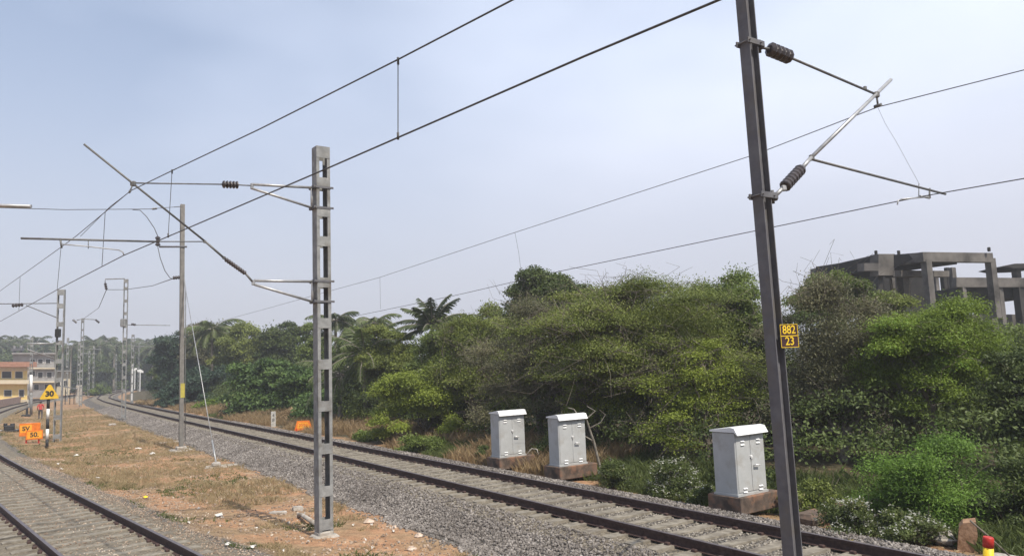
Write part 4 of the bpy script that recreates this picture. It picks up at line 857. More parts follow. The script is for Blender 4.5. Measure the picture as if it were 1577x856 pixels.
sb = MB(); sb.prism([wst(1474, 850), wst(1477, 812), wst(1483, 805), wst(1503, 803), wst(1506, 825), wst(1500, 850)], unit(bst * [1, 1, 0]) * .35); tag(sb.build('tree_stump', laterite, origin=bst), 'brown cut stump standing left of the yellow and red post', 'stump')
def block(px, py, w, d, h, rz, mat, name, label, cat, bev=.05, dz=0):
    c = G(px, py); mb = MB(); c2_ = c + Z3 * (h / 2 - .05 + dz); mb.box(c2_, (w, d, h), rz=rz, bev=bev)
    v = np.array(mb.v); rr = np.random.default_rng(int(px * 7 + py)); v += rr.normal(size=v.shape) * min(w, d, h) * .05; mb.v = [tuple(a) for a in v]
    return tag(mb.build(name, mat, origin=c), label, cat)
block(1255, 806, .9, .5, .28, .7, plinth_m, 'stone_block', 'long dark stone block beside the rail, right of the foreground mast', 'stone')
block(1305, 802, .75, .55, .38, .9, laterite, 'stone_block', 'brown laterite block behind the ballast, right of the long dark block', 'stone')
block(1458, 838, .45, .4, .28, .4, concrete, 'boulder', 'grey boulder left of the brown cut stump', 'stone', bev=.12)
block(1535, 868, .9, .5, .12, .6, concrete, 'stone_slab', 'pale slab at the foot of the yellow and red post', 'stone')
block(428, 790, .42, .22, .10, -.3, concrete, 'stone_slab', 'broken pale slab left of the pipe near the battened mast', 'stone', bev=.02)
block(458, 786, .25, .18, .16, .5, concrete, 'stone_slab', 'upright broken slab just behind the pipe end', 'stone', bev=.02)
block(558, 782, .65, .45, .06, .3, concrete, 'stone_slab', 'flat grey slab at the foot of the ballast right of the battened mast', 'stone', bev=.02)
block(173, 652 + 3, .5, .3, .2, .3, concrete, 'stone_slab', 'pale block at the ballast edge far left of the slim pole', 'stone')
block(263, 681, 1.3, .35, .10, .7, concrete, 'stone_slab', 'long pale slab just left of the slim pole base', 'stone', bev=.03)
for (px, py, w, lb) in ((568, 805, .25, 'small pinkish stone beside the flat slab'), (645, 826, .22, 'orange stone pair at the toe of the ballast'), (634, 846, .2, 'pale stone at the bottom edge below the ballast'), (607, 812, .16, 'white stone right of the battened mast')):
    block(px, py, w, w * .8, w * .6, px * .1, rough_mat('pale_stone', (.36, .27, .2), (.55, .45, .37), 8, .9), 'loose_stone', lb, 'stone', bev=w * .25)
# litter
rr = np.random.default_rng(3)
lit = [(137, 676, .45, 'white plastic tub lying in the dry grass between the masts'), (213, 692, .5, 'flat white rag on the soil left of the slim pole'), (235, 700, .42, 'cream crumpled bag left of the slim pole base'), (224, 768, .22, 'bright yellow scrap on the orange soil'), (88, 716, .25, 'white scrap beside the gravel of the near rail'), (95, 724, .25, 'second white scrap just below the first by the near rail gravel'), (150, 738, .26, 'pair of white scraps on the dark grass patch'), (118, 703, .4, 'pale curled strip of rubbish near the triangle board'), (352, 841, .2, 'white scrap near the bottom edge left of the battened mast'), (391, 845, .2, 'crumpled white paper at the bottom left of the battened mast'), (337, 795, .3, 'white crumpled plastic in the dry grass')]
def scrap(px, py, sz, mat):
    c = G(px, py); c[2] += .03; n = 9; mb = MB(); sh = rr.uniform(.5, 1)
    v = [c + np.array([math.cos(a) * sz * .5 * rr.uniform(.5, 1), math.sin(a) * sz * .5 * rr.uniform(.5, 1), rr.uniform(-.02, .05) + .05 * sz]) for a in np.linspace(0, 6.28, n, endpoint=False)]
    v.append(c + Z3 * sz * .42 * sh); mb.add(v, [(i, (i + 1) % n, n) for i in range(n)]); return mb.build('litter_scrap', mat, origin=c)
for (px, py, sz, lb) in lit: tag(scrap(px, py, sz * .8, yellow_m if 'yellow' in lb else litter_m), lb, 'litter')
for k in range(46):
    px = rr.uniform(60, 640); lo = 700 + max(0, px - 60) * .13; py = min(rr.uniform(lo, lo + 110), 850)
    if px > 480: py = rr.uniform(800, 850)
    p = G(px, py); s, q = tosq(p)
    if q - qA(s) < 1.9 or q - qB(s) > -3.2: continue
    tag(scrap(px, py, rr.uniform(.045, .10), litter_m), 'tiny white scrap of litter on the reddish soil between the tracks', 'litter', 'tiny white scraps of litter')

# ------------------------------------------------------------------ person on the track far left
def person():
    b = G(62, 646); mpp = b[1] / F0; h = 1.68
    root = empty('person', b, label='person in a red shirt and dark trousers walking away behind the triangle board', cat='person'); n = unit(b * [1, 1, 0]); X = np.array([n[1], -n[0], 0])
    J = {'pel': (0, 0, .92), 'che': (0, 0, 1.25), 'nk': (0, 0, 1.43), 'hd': (0, .02, 1.55), 'ht': (0, .02, 1.66), 'lh': (-.1, 0, .88), 'lk': (-.11, .10, .48), 'lf': (-.11, .02, .07), 'lt': (-.11, .16, .03),
         'rh': (.1, 0, .88), 'rk': (.12, -.02, .49), 'rf': (.12, -.16, .09), 'rt': (.12, -.04, .04), 'ls': (-.19, 0, 1.37), 'le': (-.25, -.03, 1.10), 'lw': (-.24, .06, .86), 'rs': (.19, 0, 1.37), 're': (.25, .03, 1.10), 'rw': (.25, -.02, .86)}
    Rr = {'pel': .13, 'che': .15, 'nk': .06, 'hd': .10, 'ht': .07, 'lh': .10, 'lk': .065, 'lf': .045, 'lt': .04, 'rh': .10, 'rk': .065, 'rf': .045, 'rt': .04, 'ls': .07, 'le': .045, 'lw': .035, 'rs': .07, 're': .045, 'rw': .035}
    E = [('pel', 'che'), ('che', 'nk'), ('nk', 'hd'), ('hd', 'ht'), ('pel', 'lh'), ('lh', 'lk'), ('lk', 'lf'), ('lf', 'lt'), ('pel', 'rh'), ('rh', 'rk'), ('rk', 'rf'), ('rf', 'rt'), ('nk', 'ls'), ('ls', 'le'), ('le', 'lw'), ('nk', 'rs'), ('rs', 're'), ('re', 'rw')]
    ks = list(J); me = bpy.data.meshes.new('body'); me.from_pydata([tuple(X * J[k][0] + n * J[k][1] + Z3 * J[k][2]) for k in ks], [(ks.index(a), ks.index(c)) for a, c in E], [])
    o = bpy.data.objects.new('body', me); COL.objects.link(o); md = o.modifiers.new('skin', 'SKIN'); sv_ = me.skin_vertices[0].data
    for i, k in enumerate(ks): sv_[i].radius = (Rr[k], Rr[k]); sv_[i].use_root = (k == 'pel')
    o.modifiers.new('sub', 'SUBSURF').render_levels = 2; o.modifiers['sub'].levels = 2
    bpy.context.view_layer.update(); me2 = bpy.data.meshes.new_from_object(o.evaluated_get(bpy.context.evaluated_depsgraph_get())); bpy.data.objects.remove(o)
    skin = rough_mat('skin', (.16, .09, .06), (.2, .12, .08), 5, .6, 0, 0); shirt = rough_mat('red_shirt', (.42, .05, .05), (.5, .08, .07), 5, .8, 0, 0); tr = rough_mat('dark_trousers', (.05, .045, .05), (.08, .07, .07), 5, .85, 0, 0); hair = black_m
    for mm in (skin, shirt, tr): me2.materials.append(mm)
    for p in me2.polygons:
        z = p.center[2]; x = abs(p.center.dot(Vector(X)))
        p.material_index = 1 if (.93 < z < 1.44 and not (x > .2 and z < 1.08)) else (2 if z <= .93 and z > .09 and x < .2 else 0); p.use_smooth = True
    o = bpy.data.objects.new('body', me2); link(o, root)
    bm = bmesh.new(); bmesh.ops.create_uvsphere(bm, u_segments=14, v_segments=10, radius=.115); bmesh.ops.translate(bm, verts=bm.verts, vec=Vector(-n * .015 + Z3 * 1.62)); hm = bpy.data.meshes.new('hair'); bm.to_mesh(hm); bm.free(); hm.materials.append(hair); link(bpy.data.objects.new('hair', hm), root)
person()

# ------------------------------------------------------------------ buildings
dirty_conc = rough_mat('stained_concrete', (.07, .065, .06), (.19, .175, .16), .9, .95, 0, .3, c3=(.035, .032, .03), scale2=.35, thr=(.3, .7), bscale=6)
shade_conc = rough_mat('shade_toned_concrete', (.02, .019, .018), (.045, .042, .04), .8, .95, 0, .3, bscale=6)  # near-black copy of the concrete, building's shade put into the colour
def unfinished():
    D = 46.0; m = D / F0
    f = lambda x, y, dd=0: at(x, y, D + dd)
    base = f(1440, 600); base[2] = gz(base)
    root = empty('unfinished_building', base, label='unfinished concrete frame building with bare columns and slabs above the trees on the right', cat='building'); O = base
    # local frame: long face runs to the right and slightly away; left face recedes to the left
    Xl = unit(at(1536, 388, D + 2.0) - at(1421, 388, D)) * [1, 1, 0]; Xl = unit(Xl); Yl = unit(np.array([-.50, .87, 0])); zt = f(1421, 388)[2]; c = f(1421, 388)
    z = lambda y: f(1421, y)[2]
    Lx = 146 * m
    def slab(mb, p, lx, ly, h): # p = top front-left corner
        o = [p, p + Xl * lx, p + Xl * lx + Yl * ly, p + Yl * ly]; mb.prism([q_ - Z3 * h for q_ in o], Z3 * h)
    def beam(name, p, lx, ly, h, mat=dirty_conc): part(name, root, O, mat, lambda mb: slab(mb, p, lx, ly, h))
    def colm(x, ytop, ybot, w=13, dd=0, mat=dirty_conc, lean=0):
        a = f(x, ytop, dd); b = f(x + lean, ybot, dd); part('column', root, O, mat, lambda mb: mb.box((a + b) / 2, (w * m, w * m, a[2] - b[2]), ax=(Xl, np.cross(Z3, Xl), Z3)))
    hb = 15 * m
    # roof beams round the top bay
    beam('roof_beam', c, Lx, .5, hb); beam('roof_beam', c - Xl * 0 + Yl * .5, .5, 7.4, hb); beam('roof_slab', c + Yl * .6 + Xl * .6 - Z3 * .45, Lx * .5, 7.0, .22, shade_conc); beam('roof_beam', c + Yl * 7.9, Lx * .5, .45, hb)
    colm(1430, 400, 480, 11, .3); colm(1528, 398, 490, 11, 2.1, lean=3); colm(1470, 412, 500, 9, 6.5); colm(1462, 412, 500, 6, 9, shade_conc); colm(1456, 418, 500, 8, 7.5, shade_conc); colm(1444, 424, 500, 8, 11)
    # left wing : dark long wall running away to the left with pale beam pieces
    p1 = f(1353, 391, 1.5); p2 = f(1276, 409, 14.0)
    part('parapet_wall', root, O, shade_conc, lambda mb: mb.prism([p1, p2, f(1276, 470, 14), f(1353, 470, 1.5)], np.array([.35, .12, 0])))
    p3 = f(1353, 391, 1.0); part('wall_panel', root, O, dirty_conc, lambda mb: mb.prism([p3, f(1378, 391, 1.6), f(1378, 424, 1.6), f(1353, 424, 1.0)], Yl * .6))
    part('roof_beam', root, O, dirty_conc, lambda mb: mb.prism([f(1331, 405, 1.2), f(1353, 405, .9), f(1353, 417, .9), f(1331, 417, 1.2)], Yl * .5))
    part('roof_slab', root, O, shade_conc, lambda mb: mb.prism([f(1378, 392, 1.5), f(1421, 388.5, .1), f(1421, 392, .1), f(1378, 412, 1.5)], Yl * 6.0))
    part('lower_beam', root, O, dirty_conc, lambda mb: mb.prism([f(1376, 416, 1.5), f(1462, 417, 3.5), f(1462, 426, 3.5), f(1376, 426, 1.5)], Yl * .6))
    part('back_wall', root, O, shade_conc, lambda mb: mb.prism([f(1350, 424, 9), f(1425, 426, 8), f(1425, 470, 8), f(1350, 470, 9)], Yl * .5))
    colm(1357, 424, 480, 7, 2.5, shade_conc); colm(1393, 424, 490, 14, 3.5); colm(1376, 424, 480, 6, 6)
    for xx in (1349, 1384, 1523): part('rebar_stub', root, O, shade_conc, lambda mb: mb.box(f(xx, 389 if xx < 1500 else 384, 1.5), (4 * m, 4 * m, 7 * m), bev=.03))
    # lower storey to the right
    part('lower_beam', root, O, dirty_conc, lambda mb: mb.prism([f(1473, 427, 4.5), f(1600, 428, 4.5), f(1600, 442, 4.5), f(1473, 442, 4.5)], np.array([0, .6, 0])))
    part('floor_slab', root, O, shade_conc, lambda mb: mb.prism([f(1476, 442, 5.2), f(1600, 443, 5.2), f(1600, 458, 5.2), f(1476, 458, 5.2)], np.array([0, 5.0, 0])))
    for (x, w, dd, mt_) in ((1485, 8, 4.7, dirty_conc), (1508, 13, 7.0, shade_conc), (1541, 9, 4.8, dirty_conc), (1571, 12, 4.8, shade_conc), (1524, 10, 9, dirty_conc)): colm(x, 440, 500, w, dd, mt_)
    part('roof_slab', root, O, shade_conc, lambda mb: mb.prism([f(1547, 410, 5.0), f(1562, 406, 5.0), f(1610, 405, 5.0), f(1610, 411, 5.0), f(1562, 413, 5.0)], np.array([0, 3.0, 0])))
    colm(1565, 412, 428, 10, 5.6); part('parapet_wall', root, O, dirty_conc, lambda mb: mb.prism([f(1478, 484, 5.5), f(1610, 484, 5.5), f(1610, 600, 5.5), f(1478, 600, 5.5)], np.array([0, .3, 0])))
    part('parapet_wall', root, O, shade_conc, lambda mb: mb.prism([f(1348, 468, 6), f(1478, 470, 6), f(1478, 600, 6), f(1348, 600, 6)], np.array([0, .3, 0])))
unfinished()
def simple_house(label, x0, x1, ytop, ybot, D, wall_m, roof_m, wins, depth=8., roof='slab', name='house', bands=(), upper=None):
    m = D / F0; f = lambda x, y, dd=0: at(x, y, D + dd); b = f((x0 + x1) / 2, ybot); b[2] = gz(b); root = empty(name, b, label=label, cat='house' if name == 'house' else 'building')
    dv = unit(b * [1, 1, 0]) * depth; dv1 = unit(b * [1, 1, 0])
    part('wall', root, b, wall_m, lambda mb: mb.prism([f(x0, ytop), f(x1, ytop), f(x1, ybot) * [1, 1, 1], f(x0, ybot)], dv))
    if roof == 'slab': part('roof', root, b, roof_m, lambda mb: mb.prism([f(x0 - 2, ytop - 2, -.8), f(x1 + 2, ytop - 2, -.8), f(x1 + 2, ytop, -.8), f(x0 - 2, ytop, -.8)], dv + dv1 * 1.2))
    else: part('roof', root, b, roof_m, lambda mb: mb.prism([f(x0 - 3, ytop + 1, -1.), f(x1 + 3, ytop + 1, -1.), f(x1 - 2, ytop - 9, depth / 2), f(x0 + 2, ytop - 9, depth / 2)], np.array([0, .3, .1])))
    for (wx, wy, ww_, wh) in wins:
        w = part('window', root, b, white_m, lambda mb: mb.prism([f(wx - ww_ / 2 - .6, wy - wh / 2 - .6, -.06), f(wx + ww_ / 2 + .6, wy - wh / 2 - .6, -.06), f(wx + ww_ / 2 + .6, wy + wh / 2 + .6, -.06), f(wx - ww_ / 2 - .6, wy + wh / 2 + .6, -.06)], np.array([0, .08, 0])))
        mb = MB(); mb.prism([f(wx - ww_ / 2, wy - wh / 2, -.10), f(wx + ww_ / 2, wy - wh / 2, -.10), f(wx + ww_ / 2, wy + wh / 2, -.10), f(wx - ww_ / 2, wy + wh / 2, -.10)], np.array([0, .05, 0])); mb.build('pane', black_m, w, origin=b)
    for (bx0, bx1, by0, by1, mt_, dd) in bands: part('balcony_band', root, b, mt_, lambda mb: mb.prism([f(bx0, by0, dd), f(bx1, by0, dd), f(bx1, by1, dd), f(bx0, by1, dd)], np.array([0, -dd + .1, 0])))
    return root
yel = rough_mat('yellow_plaster', (.62, .47, .17), (.72, .56, .24), 2, .9, 0, .05); pink = rough_mat('terracotta_roof', (.30, .15, .10), (.40, .22, .15), 3, .9, 0, .1); grey_w = rough_mat('weathered_wall', (.22, .215, .21), (.34, .33, .32), .8, .9, 0, .1); cream = rough_mat('cream_plaster', (.55, .48, .34), (.64, .56, .42), 2, .9, 0, .05)
simple_house('yellow two-storey house with a terracotta eave at the left edge', -30, 42, 562, 622, 118., yel, pink, [(12, 605, 11, 9), (33, 605, 7, 10), (-12, 605, 10, 9), (10, 577, 14, 10), (29, 577, 11, 10), (-12, 577, 12, 10)], bands=[(-34, 46, 557, 565, pink, -1.6), (-30, 42, 566, 571, cream, -.3), (-32, 43, 585, 591, cream, -1.0), (-30, 42, 615, 622, cream, -.3)])
simple_house('grey weathered block with many dark windows behind the yellow house', 20, 84, 545, 612, 140., grey_w, grey_w, [(50, 556, 7, 6), (62, 556, 7, 6), (74, 556, 7, 6), (50, 575, 7, 8), (62, 577, 7, 8), (76, 577, 7, 8), (56, 596, 7, 8), (72, 596, 7, 9)], name='apartment_building', bands=[(44, 84, 566, 568, cream, -.8), (44, 84, 587, 589, cream, -.8)])
simple_house('low pale house half hidden behind the masts left of the shelter', 84, 108, 572, 608, 150., cream, grey_w, [(90, 590, 5, 8), (101, 590, 5, 8)])
simple_house('small house with a reddish roof among the palms beyond the bend', 216, 240, 575, 598, 260., cream, pink, [(224, 588, 4, 5), (234, 588, 4, 5)], roof='hip')
tw = MB(); D_ = 150.; tw.tube([at(22, 548, D_), at(22, 532, D_)], .25, 6); tw.tube([at(31, 548, D_), at(33, 532, D_)], .25, 6); tw.box(at(27, 538, D_), (2.2, .8, .5)); tag(tw.build('roof_tank_stand', galv_dark, origin=at(27, 545, D_)), 'dark tank stand above the roof behind the yellow house', 'tank stand')
# low retaining wall / platform edge far left
wl = MB(); a_ = P(-30, 632, -.1); b_ = P(44, 617, -.1); wl.prism([a_, b_, b_ + Z3 * .9, a_ + Z3 * .9], unit(np.cross(b_ - a_, Z3)) * -.4); tag(wl.build('boundary_wall', rough_mat('brown_wall', (.24, .15, .12), (.36, .25, .2), 3, .95), origin=a_), 'low brown wall in front of the yellow house', 'wall')

# ------------------------------------------------------------------ vegetation
TG = 'trees of the thicket behind the farther track'
# --- front row, right to left -------------------------------------------------
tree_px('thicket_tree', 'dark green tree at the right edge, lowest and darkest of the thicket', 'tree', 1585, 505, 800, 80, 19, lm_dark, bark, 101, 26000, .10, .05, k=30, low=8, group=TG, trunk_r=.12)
tree_px('feathery_tree', 'bright green feathery tree spreading in front of the unfinished building', 'tree', 1442, 452, 650, 118, 21, lm_bright, bark_grey, 102, 56000, .085, .034, k=46, group=TG, twigs=160, up=1.0, trunk_r=.13, low=4)
tree_px('thicket_tree', 'half-bare grey-green tree right of the number plate, with pale twisting branches', 'tree', 1290, 425, 700, 120, 22.5, lm_grey, bark_grey, 103, 34000, .085, .045, k=34, style='layer', group=TG, twigs=620, low=8, trunk_r=.15, tw_out=1.25)
tree_px('thicket_tree', 'dense dark green crown showing between the bare tree and the unfinished building', 'tree', 1290, 408, 520, 75, 30, lm_mid, bark, 104, 22000, .13, .07, k=24, group=TG, trunk_r=.14)
tree_px('sprawling_acacia', 'wide sprawling thorn tree with a green top and tangled bare limbs behind the middle cabinet', 'tree', 1015, 420, 600, 175, 26, lm_olive, bark_grey, 105, 70000, .08, .04, k=46, style='layer', group=TG, twigs=800, low=10, trunk_r=.20, up=.9, tw_out=1.2)
tree_px('sprawling_acacia', 'yellow-green low thorn tree with near horizontal boughs, just left of the dark foreground mast', 'tree', 1080, 520, 700, 100, 23.5, lm_lime, bark_grey, 106, 15000, .08, .045, k=22, style='layer', group=TG, twigs=300, low=6, trunk_r=.10, up=1.0, tw_out=1.2)
tree_px('sprawling_acacia', 'brown-green thorn tree with dead hanging twigs above the farthest cabinet', 'tree', 830, 462, 665, 120, 30.5, lm_grey, bark_grey, 107, 36000, .085, .042, k=34, style='layer', group=TG, twigs=520, low=8, trunk_r=.16, up=.9, tw_out=1.15)
tree_px('sprawling_acacia', 'low bough of yellow-green leaves over the middle cabinet', 'tree', 925, 560, 690, 90, 27, lm_lime, bark_grey, 108, 9000, .08, .045, k=16, style='layer', group=TG, twigs=240, low=4, trunk_r=.09, up=1.0, tw_out=1.2)
tree_px('lime_tree', 'lime green low-crowned tree left of the farthest cabinet', 'tree', 660, 562, 672, 96, 34.5, lm_lime, bark, 109, 42000, .11, .06, k=40, group=TG, twigs=90, low=8, trunk_r=.12, up=.9)
tree_px('thicket_tree', 'olive tree with a sloping crown between the lime tree and the thorn trees', 'tree', 735, 478, 660, 75, 34, lm_olive, bark_grey, 110, 24000, .10, .055, k=26, style='layer', group=TG, twigs=300, low=8, trunk_r=.14, tw_out=1.1)
# --- second row ---------------------------------------------------------------
tree_px('evergreen_tree', 'tall dark evergreen topping the skyline left of the thorn thicket', 'tree', 848, 406, 560, 72, 40, lm_dark, bark, 111, 34000, .18, .10, k=34, group=TG, trunk_r=.2)
tree_px('evergreen_tree', 'lower dark evergreen just left of the tallest evergreen', 'tree', 800, 452, 600, 50, 41, lm_mid, bark, 112, 16000, .18, .10, k=20, group=TG, trunk_r=.18)
tree_px('thicket_tree', 'dark green backing tree seen through the top of the wide thorn tree', 'tree', 935, 432, 640, 90, 32, lm_mid, bark, 113, 26000, .15, .08, k=26, group=TG, low=6)
tree_px('thicket_tree', 'leafy pale-tipped tree on the skyline left of the dark foreground mast', 'tree', 1120, 408, 640, 105, 28, lm_mid, bark_grey, 114, 34000, .12, .065, k=32, group=TG, twigs=260, low=6, tw_out=1.2)
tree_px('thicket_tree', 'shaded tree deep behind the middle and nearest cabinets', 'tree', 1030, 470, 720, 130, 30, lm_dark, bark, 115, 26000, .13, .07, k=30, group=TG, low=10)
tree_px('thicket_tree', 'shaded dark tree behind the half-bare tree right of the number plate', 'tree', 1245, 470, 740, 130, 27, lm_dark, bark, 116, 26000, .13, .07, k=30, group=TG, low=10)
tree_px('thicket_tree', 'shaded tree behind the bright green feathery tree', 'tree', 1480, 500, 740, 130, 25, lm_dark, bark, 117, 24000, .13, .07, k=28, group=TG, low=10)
tree_px('thicket_tree', 'deep green tree under the unfinished building at the right edge', 'tree', 1590, 492, 640, 85, 30, lm_mid, bark, 118, 16000, .13, .07, k=20, group=TG, low=4)
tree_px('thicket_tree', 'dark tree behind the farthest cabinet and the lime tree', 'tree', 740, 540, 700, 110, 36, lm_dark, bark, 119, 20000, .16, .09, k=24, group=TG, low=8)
tree_px('thicket_tree', 'yellow-green round tree behind the dark-fronded palm', 'tree', 760, 468, 600, 75, 44, lm_olive, bark, 120, 18000, .16, .09, k=22, group=TG)
tree_px('thicket_tree', 'bright green tree top between the two palm groups', 'tree', 612, 500, 640, 45, 50, lm_bright, bark, 121, 12000, .18, .10, k=18, group=TG)
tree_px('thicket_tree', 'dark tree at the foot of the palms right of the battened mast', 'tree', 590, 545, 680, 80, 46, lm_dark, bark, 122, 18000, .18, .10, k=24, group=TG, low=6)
# --- behind the battened mast and left ---------------------------------------
tree_px('broadleaf_tree', 'broad-leaved bright tree in front of the dark trees left of the battened mast', 'tree', 418, 548, 640, 80, 60, lm_broad, bark, 130, 15000, .34, .17, k=30, group=TG, low=6)
tree_px('broadleaf_tree', 'broad-leaved tree close behind the battened mast', 'tree', 480, 555, 660, 55, 54, lm_broad, bark, 131, 12000, .30, .15, k=24, group=TG, low=6)
tree_px('evergreen_tree', 'dark evergreen with a flat top left of the battened mast', 'tree', 437, 482, 620, 44, 82, lm_dark, bark, 132, 18000, .32, .18, k=30, group=TG, trunk_r=.3)
tree_px('broadleaf_tree', 'olive rounded tree left of the flat-topped evergreen', 'tree', 372, 486, 620, 46, 84, lm_olive, bark, 133, 14000, .30, .17, k=20, group=TG, trunk_r=.25)
tree_px('broadleaf_tree', 'grey twiggy tree top behind the guy rod', 'tree', 318, 478, 600, 42, 96, lm_grey, bark_grey, 134, 13000, .34, .18, k=18, group=TG, twigs=260, tw_out=1.3, trunk_r=.25)
tree_px('broadleaf_tree', 'dark blue-green leafy tree behind the slim pole', 'tree', 268, 500, 612, 38, 100, lm_blue, bark, 135, 15000, .36, .2, k=24, group=TG, trunk_r=.25, low=6)
tree_px('broadleaf_tree', 'blue-green low tree right of the slim pole', 'tree', 322, 560, 626, 55, 82, lm_blue, bark, 136, 14000, .34, .2, k=24, group=TG, low=6)
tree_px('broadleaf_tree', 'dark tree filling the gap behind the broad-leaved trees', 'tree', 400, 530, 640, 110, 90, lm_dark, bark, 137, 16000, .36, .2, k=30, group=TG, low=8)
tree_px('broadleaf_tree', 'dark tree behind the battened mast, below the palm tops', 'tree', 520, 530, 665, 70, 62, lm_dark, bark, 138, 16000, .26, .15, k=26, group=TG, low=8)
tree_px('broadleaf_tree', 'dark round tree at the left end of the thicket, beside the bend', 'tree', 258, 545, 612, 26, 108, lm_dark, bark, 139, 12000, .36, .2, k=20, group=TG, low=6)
tree_px('thicket_tree', 'yellow-green leafy wall of a tree right of the battened mast', 'tree', 600, 490, 660, 62, 44, lm_olive, bark, 140, 26000, .15, .08, k=30, group=TG, low=8)
tree_px('thicket_tree', 'olive tree below the dark-fronded palm', 'tree', 690, 480, 650, 60, 40, lm_mid, bark, 141, 26000, .14, .075, k=28, group=TG, low=8)
tree_px('thicket_tree', 'olive tree rising toward the tall dark evergreen', 'tree', 775, 470, 640, 70, 36, lm_olive, bark, 142, 30000, .13, .07, k=30, group=TG, low=8)
tree_px('thicket_tree', 'green crown between the skyline palms', 'tree', 545, 486, 640, 48, 58, lm_mid, bark, 143, 18000, .2, .11, k=24, group=TG, low=6)
tree_px('thicket_tree', 'green crown close behind the battened mast at palm height', 'tree', 490, 490, 640, 45, 70, lm_mid, bark, 144, 16000, .25, .14, k=24, group=TG, low=6)
tree_px('thicket_tree', 'broad yellow-green crown topping the middle of the thicket', 'tree', 905, 440, 620, 120, 29, lm_olive, bark_grey, 145, 34000, .11, .055, k=36, style='layer', group=TG, low=6, twigs=200)
tree_px('thicket_tree', 'olive crown joining the bare tree to the bright green feathery tree', 'tree', 1375, 440, 620, 75, 27, lm_olive, bark_grey, 146, 24000, .11, .055, k=28, group=TG, low=8, twigs=150)
# --- palms --------------------------------------------------------------------
def palm_px(label, px, ytop, D, seed, mat, cr=.8, **kw):
    b = at(px, 600, D); b[2] = gz(b); top = at(px, ytop, D); fl = kw.get('fl', 3.2)
    return palm(label, b, top[2] - b[2] - fl * cr * .55, seed, mat, **kw)
palm_px('dark-fronded coconut palm standing above the thicket right of the battened mast', 668, 448, 44, 201, lm_palm_d, fl=2.5, nf=20, cr=1.6, upr=1.5, nleaf=44, Lf=.62, Wf=.04, group='palm trees')
palm_px('coconut palm on the skyline right of the battened mast', 578, 478, 66, 202, lm_palm, fl=2.6, nf=18, upr=.9, nleaf=26, Lf=.9, Wf=.05, group='palm trees')
palm_px('coconut palm whose fronds show at the right side of the battened mast', 518, 474, 62, 203, lm_palm_d, fl=2.5, nf=18, upr=1.0, nleaf=26, Lf=.9, Wf=.05, group='palm trees')
palm_px('small young palm between the two skyline palms', 546, 490, 68, 204, lm_palm, fl=2.3, nf=16, upr=.9, nleaf=24, Lf=.8, Wf=.05, group='palm trees')
palm_px('low palm with upright arching fronds right of the battened mast, in front of the thicket', 562, 512, 44, 205, lm_palm, fl=2.9, nf=18, upr=1.3, nleaf=34, Lf=.8, Wf=.028, group='palm trees')
palm_px('low dark palm close behind the battened mast', 524, 548, 46, 206, lm_palm, fl=2.7, nf=16, upr=1.2, nleaf=30, Lf=.8, Wf=.03, group='palm trees')
palm_px('big olive palm with drooping fronds behind the guy rod', 326, 486, 86, 207, lm_palm, fl=4.0, nf=22, upr=.9, nleaf=30, Lf=1.2, Wf=.07, group='palm trees')
palm_px('palm between the guy rod palm and the broad-leaved tree', 382, 520, 88, 208, lm_palm, fl=4.2, nf=18, upr=.9, nleaf=26, Lf=1.0, Wf=.06, group='palm trees')
palm_px('dark palm top beside the thicket edge near the middle', 705, 476, 54, 209, lm_palm, fl=2.2, nf=16, upr=.8, nleaf=24, Lf=.8, Wf=.04, group='palm trees')
# far left palm grove: one palm copied, each its own height, size and turn
proto = palm('tall palm in the hazy grove beyond the bend', (0, 0, 0), 9.0, 300, lm_palm_d, nf=18, fl=4.0, nleaf=16, Lf=1.1, Wf=.10, group='hazy palms beyond the bend and the houses', r=.18)
rp = random.Random(9); first = True
where = [(8, 515), (22, 511), (40, 514), (55, 512), (72, 520), (108, 522), (126, 518), (140, 513), (152, 520), (163, 512), (175, 522), (186, 516), (200, 518), (212, 522), (224, 516), (236, 524), (246, 532), (30, 522), (64, 524), (-10, 512), (95, 530), (118, 534), (170, 534), (205, 538), (230, 540)]
marks = ['left of the yellow house roof', 'above the yellow house', 'over the grey block', 'over the grey block roof', 'left of the nearer battened mast', 'just right of the battened mast', 'behind the double-armed mast', 'over the bend', 'left of the tall bracket mast', 'close left of the tall bracket mast', 'behind the tall bracket mast', 'behind the tall bracket mast top', 'right of the tall bracket mast', 'right of the leaning mast', 'above the white banners', 'left of the thicket end', 'touching the thicket end', 'low over the grey block', 'low behind the tank stand', 'at the left edge', 'low beside the battened mast', 'low behind the shelter', 'low at the bend', 'low behind the white disc', 'low above the small far house']
for (px, yt), mk_ in zip(where, marks):
    D = rp.uniform(185, 250); o = proto if first else copy_tree(proto); first = False
    b = at(px, 590, D); b[2] = gz(b); top = at(px, yt, D)[2] - b[2]; sc = top / 10.8
    o.location = Vector(b); o.rotation_euler = (0, 0, rp.uniform(0, 6.28)); w = rp.uniform(.85, 1.15) * max(.85, min(1.25, sc)); o.scale = (w, w, sc); o['label'] = 'hazy dark palm ' + mk_
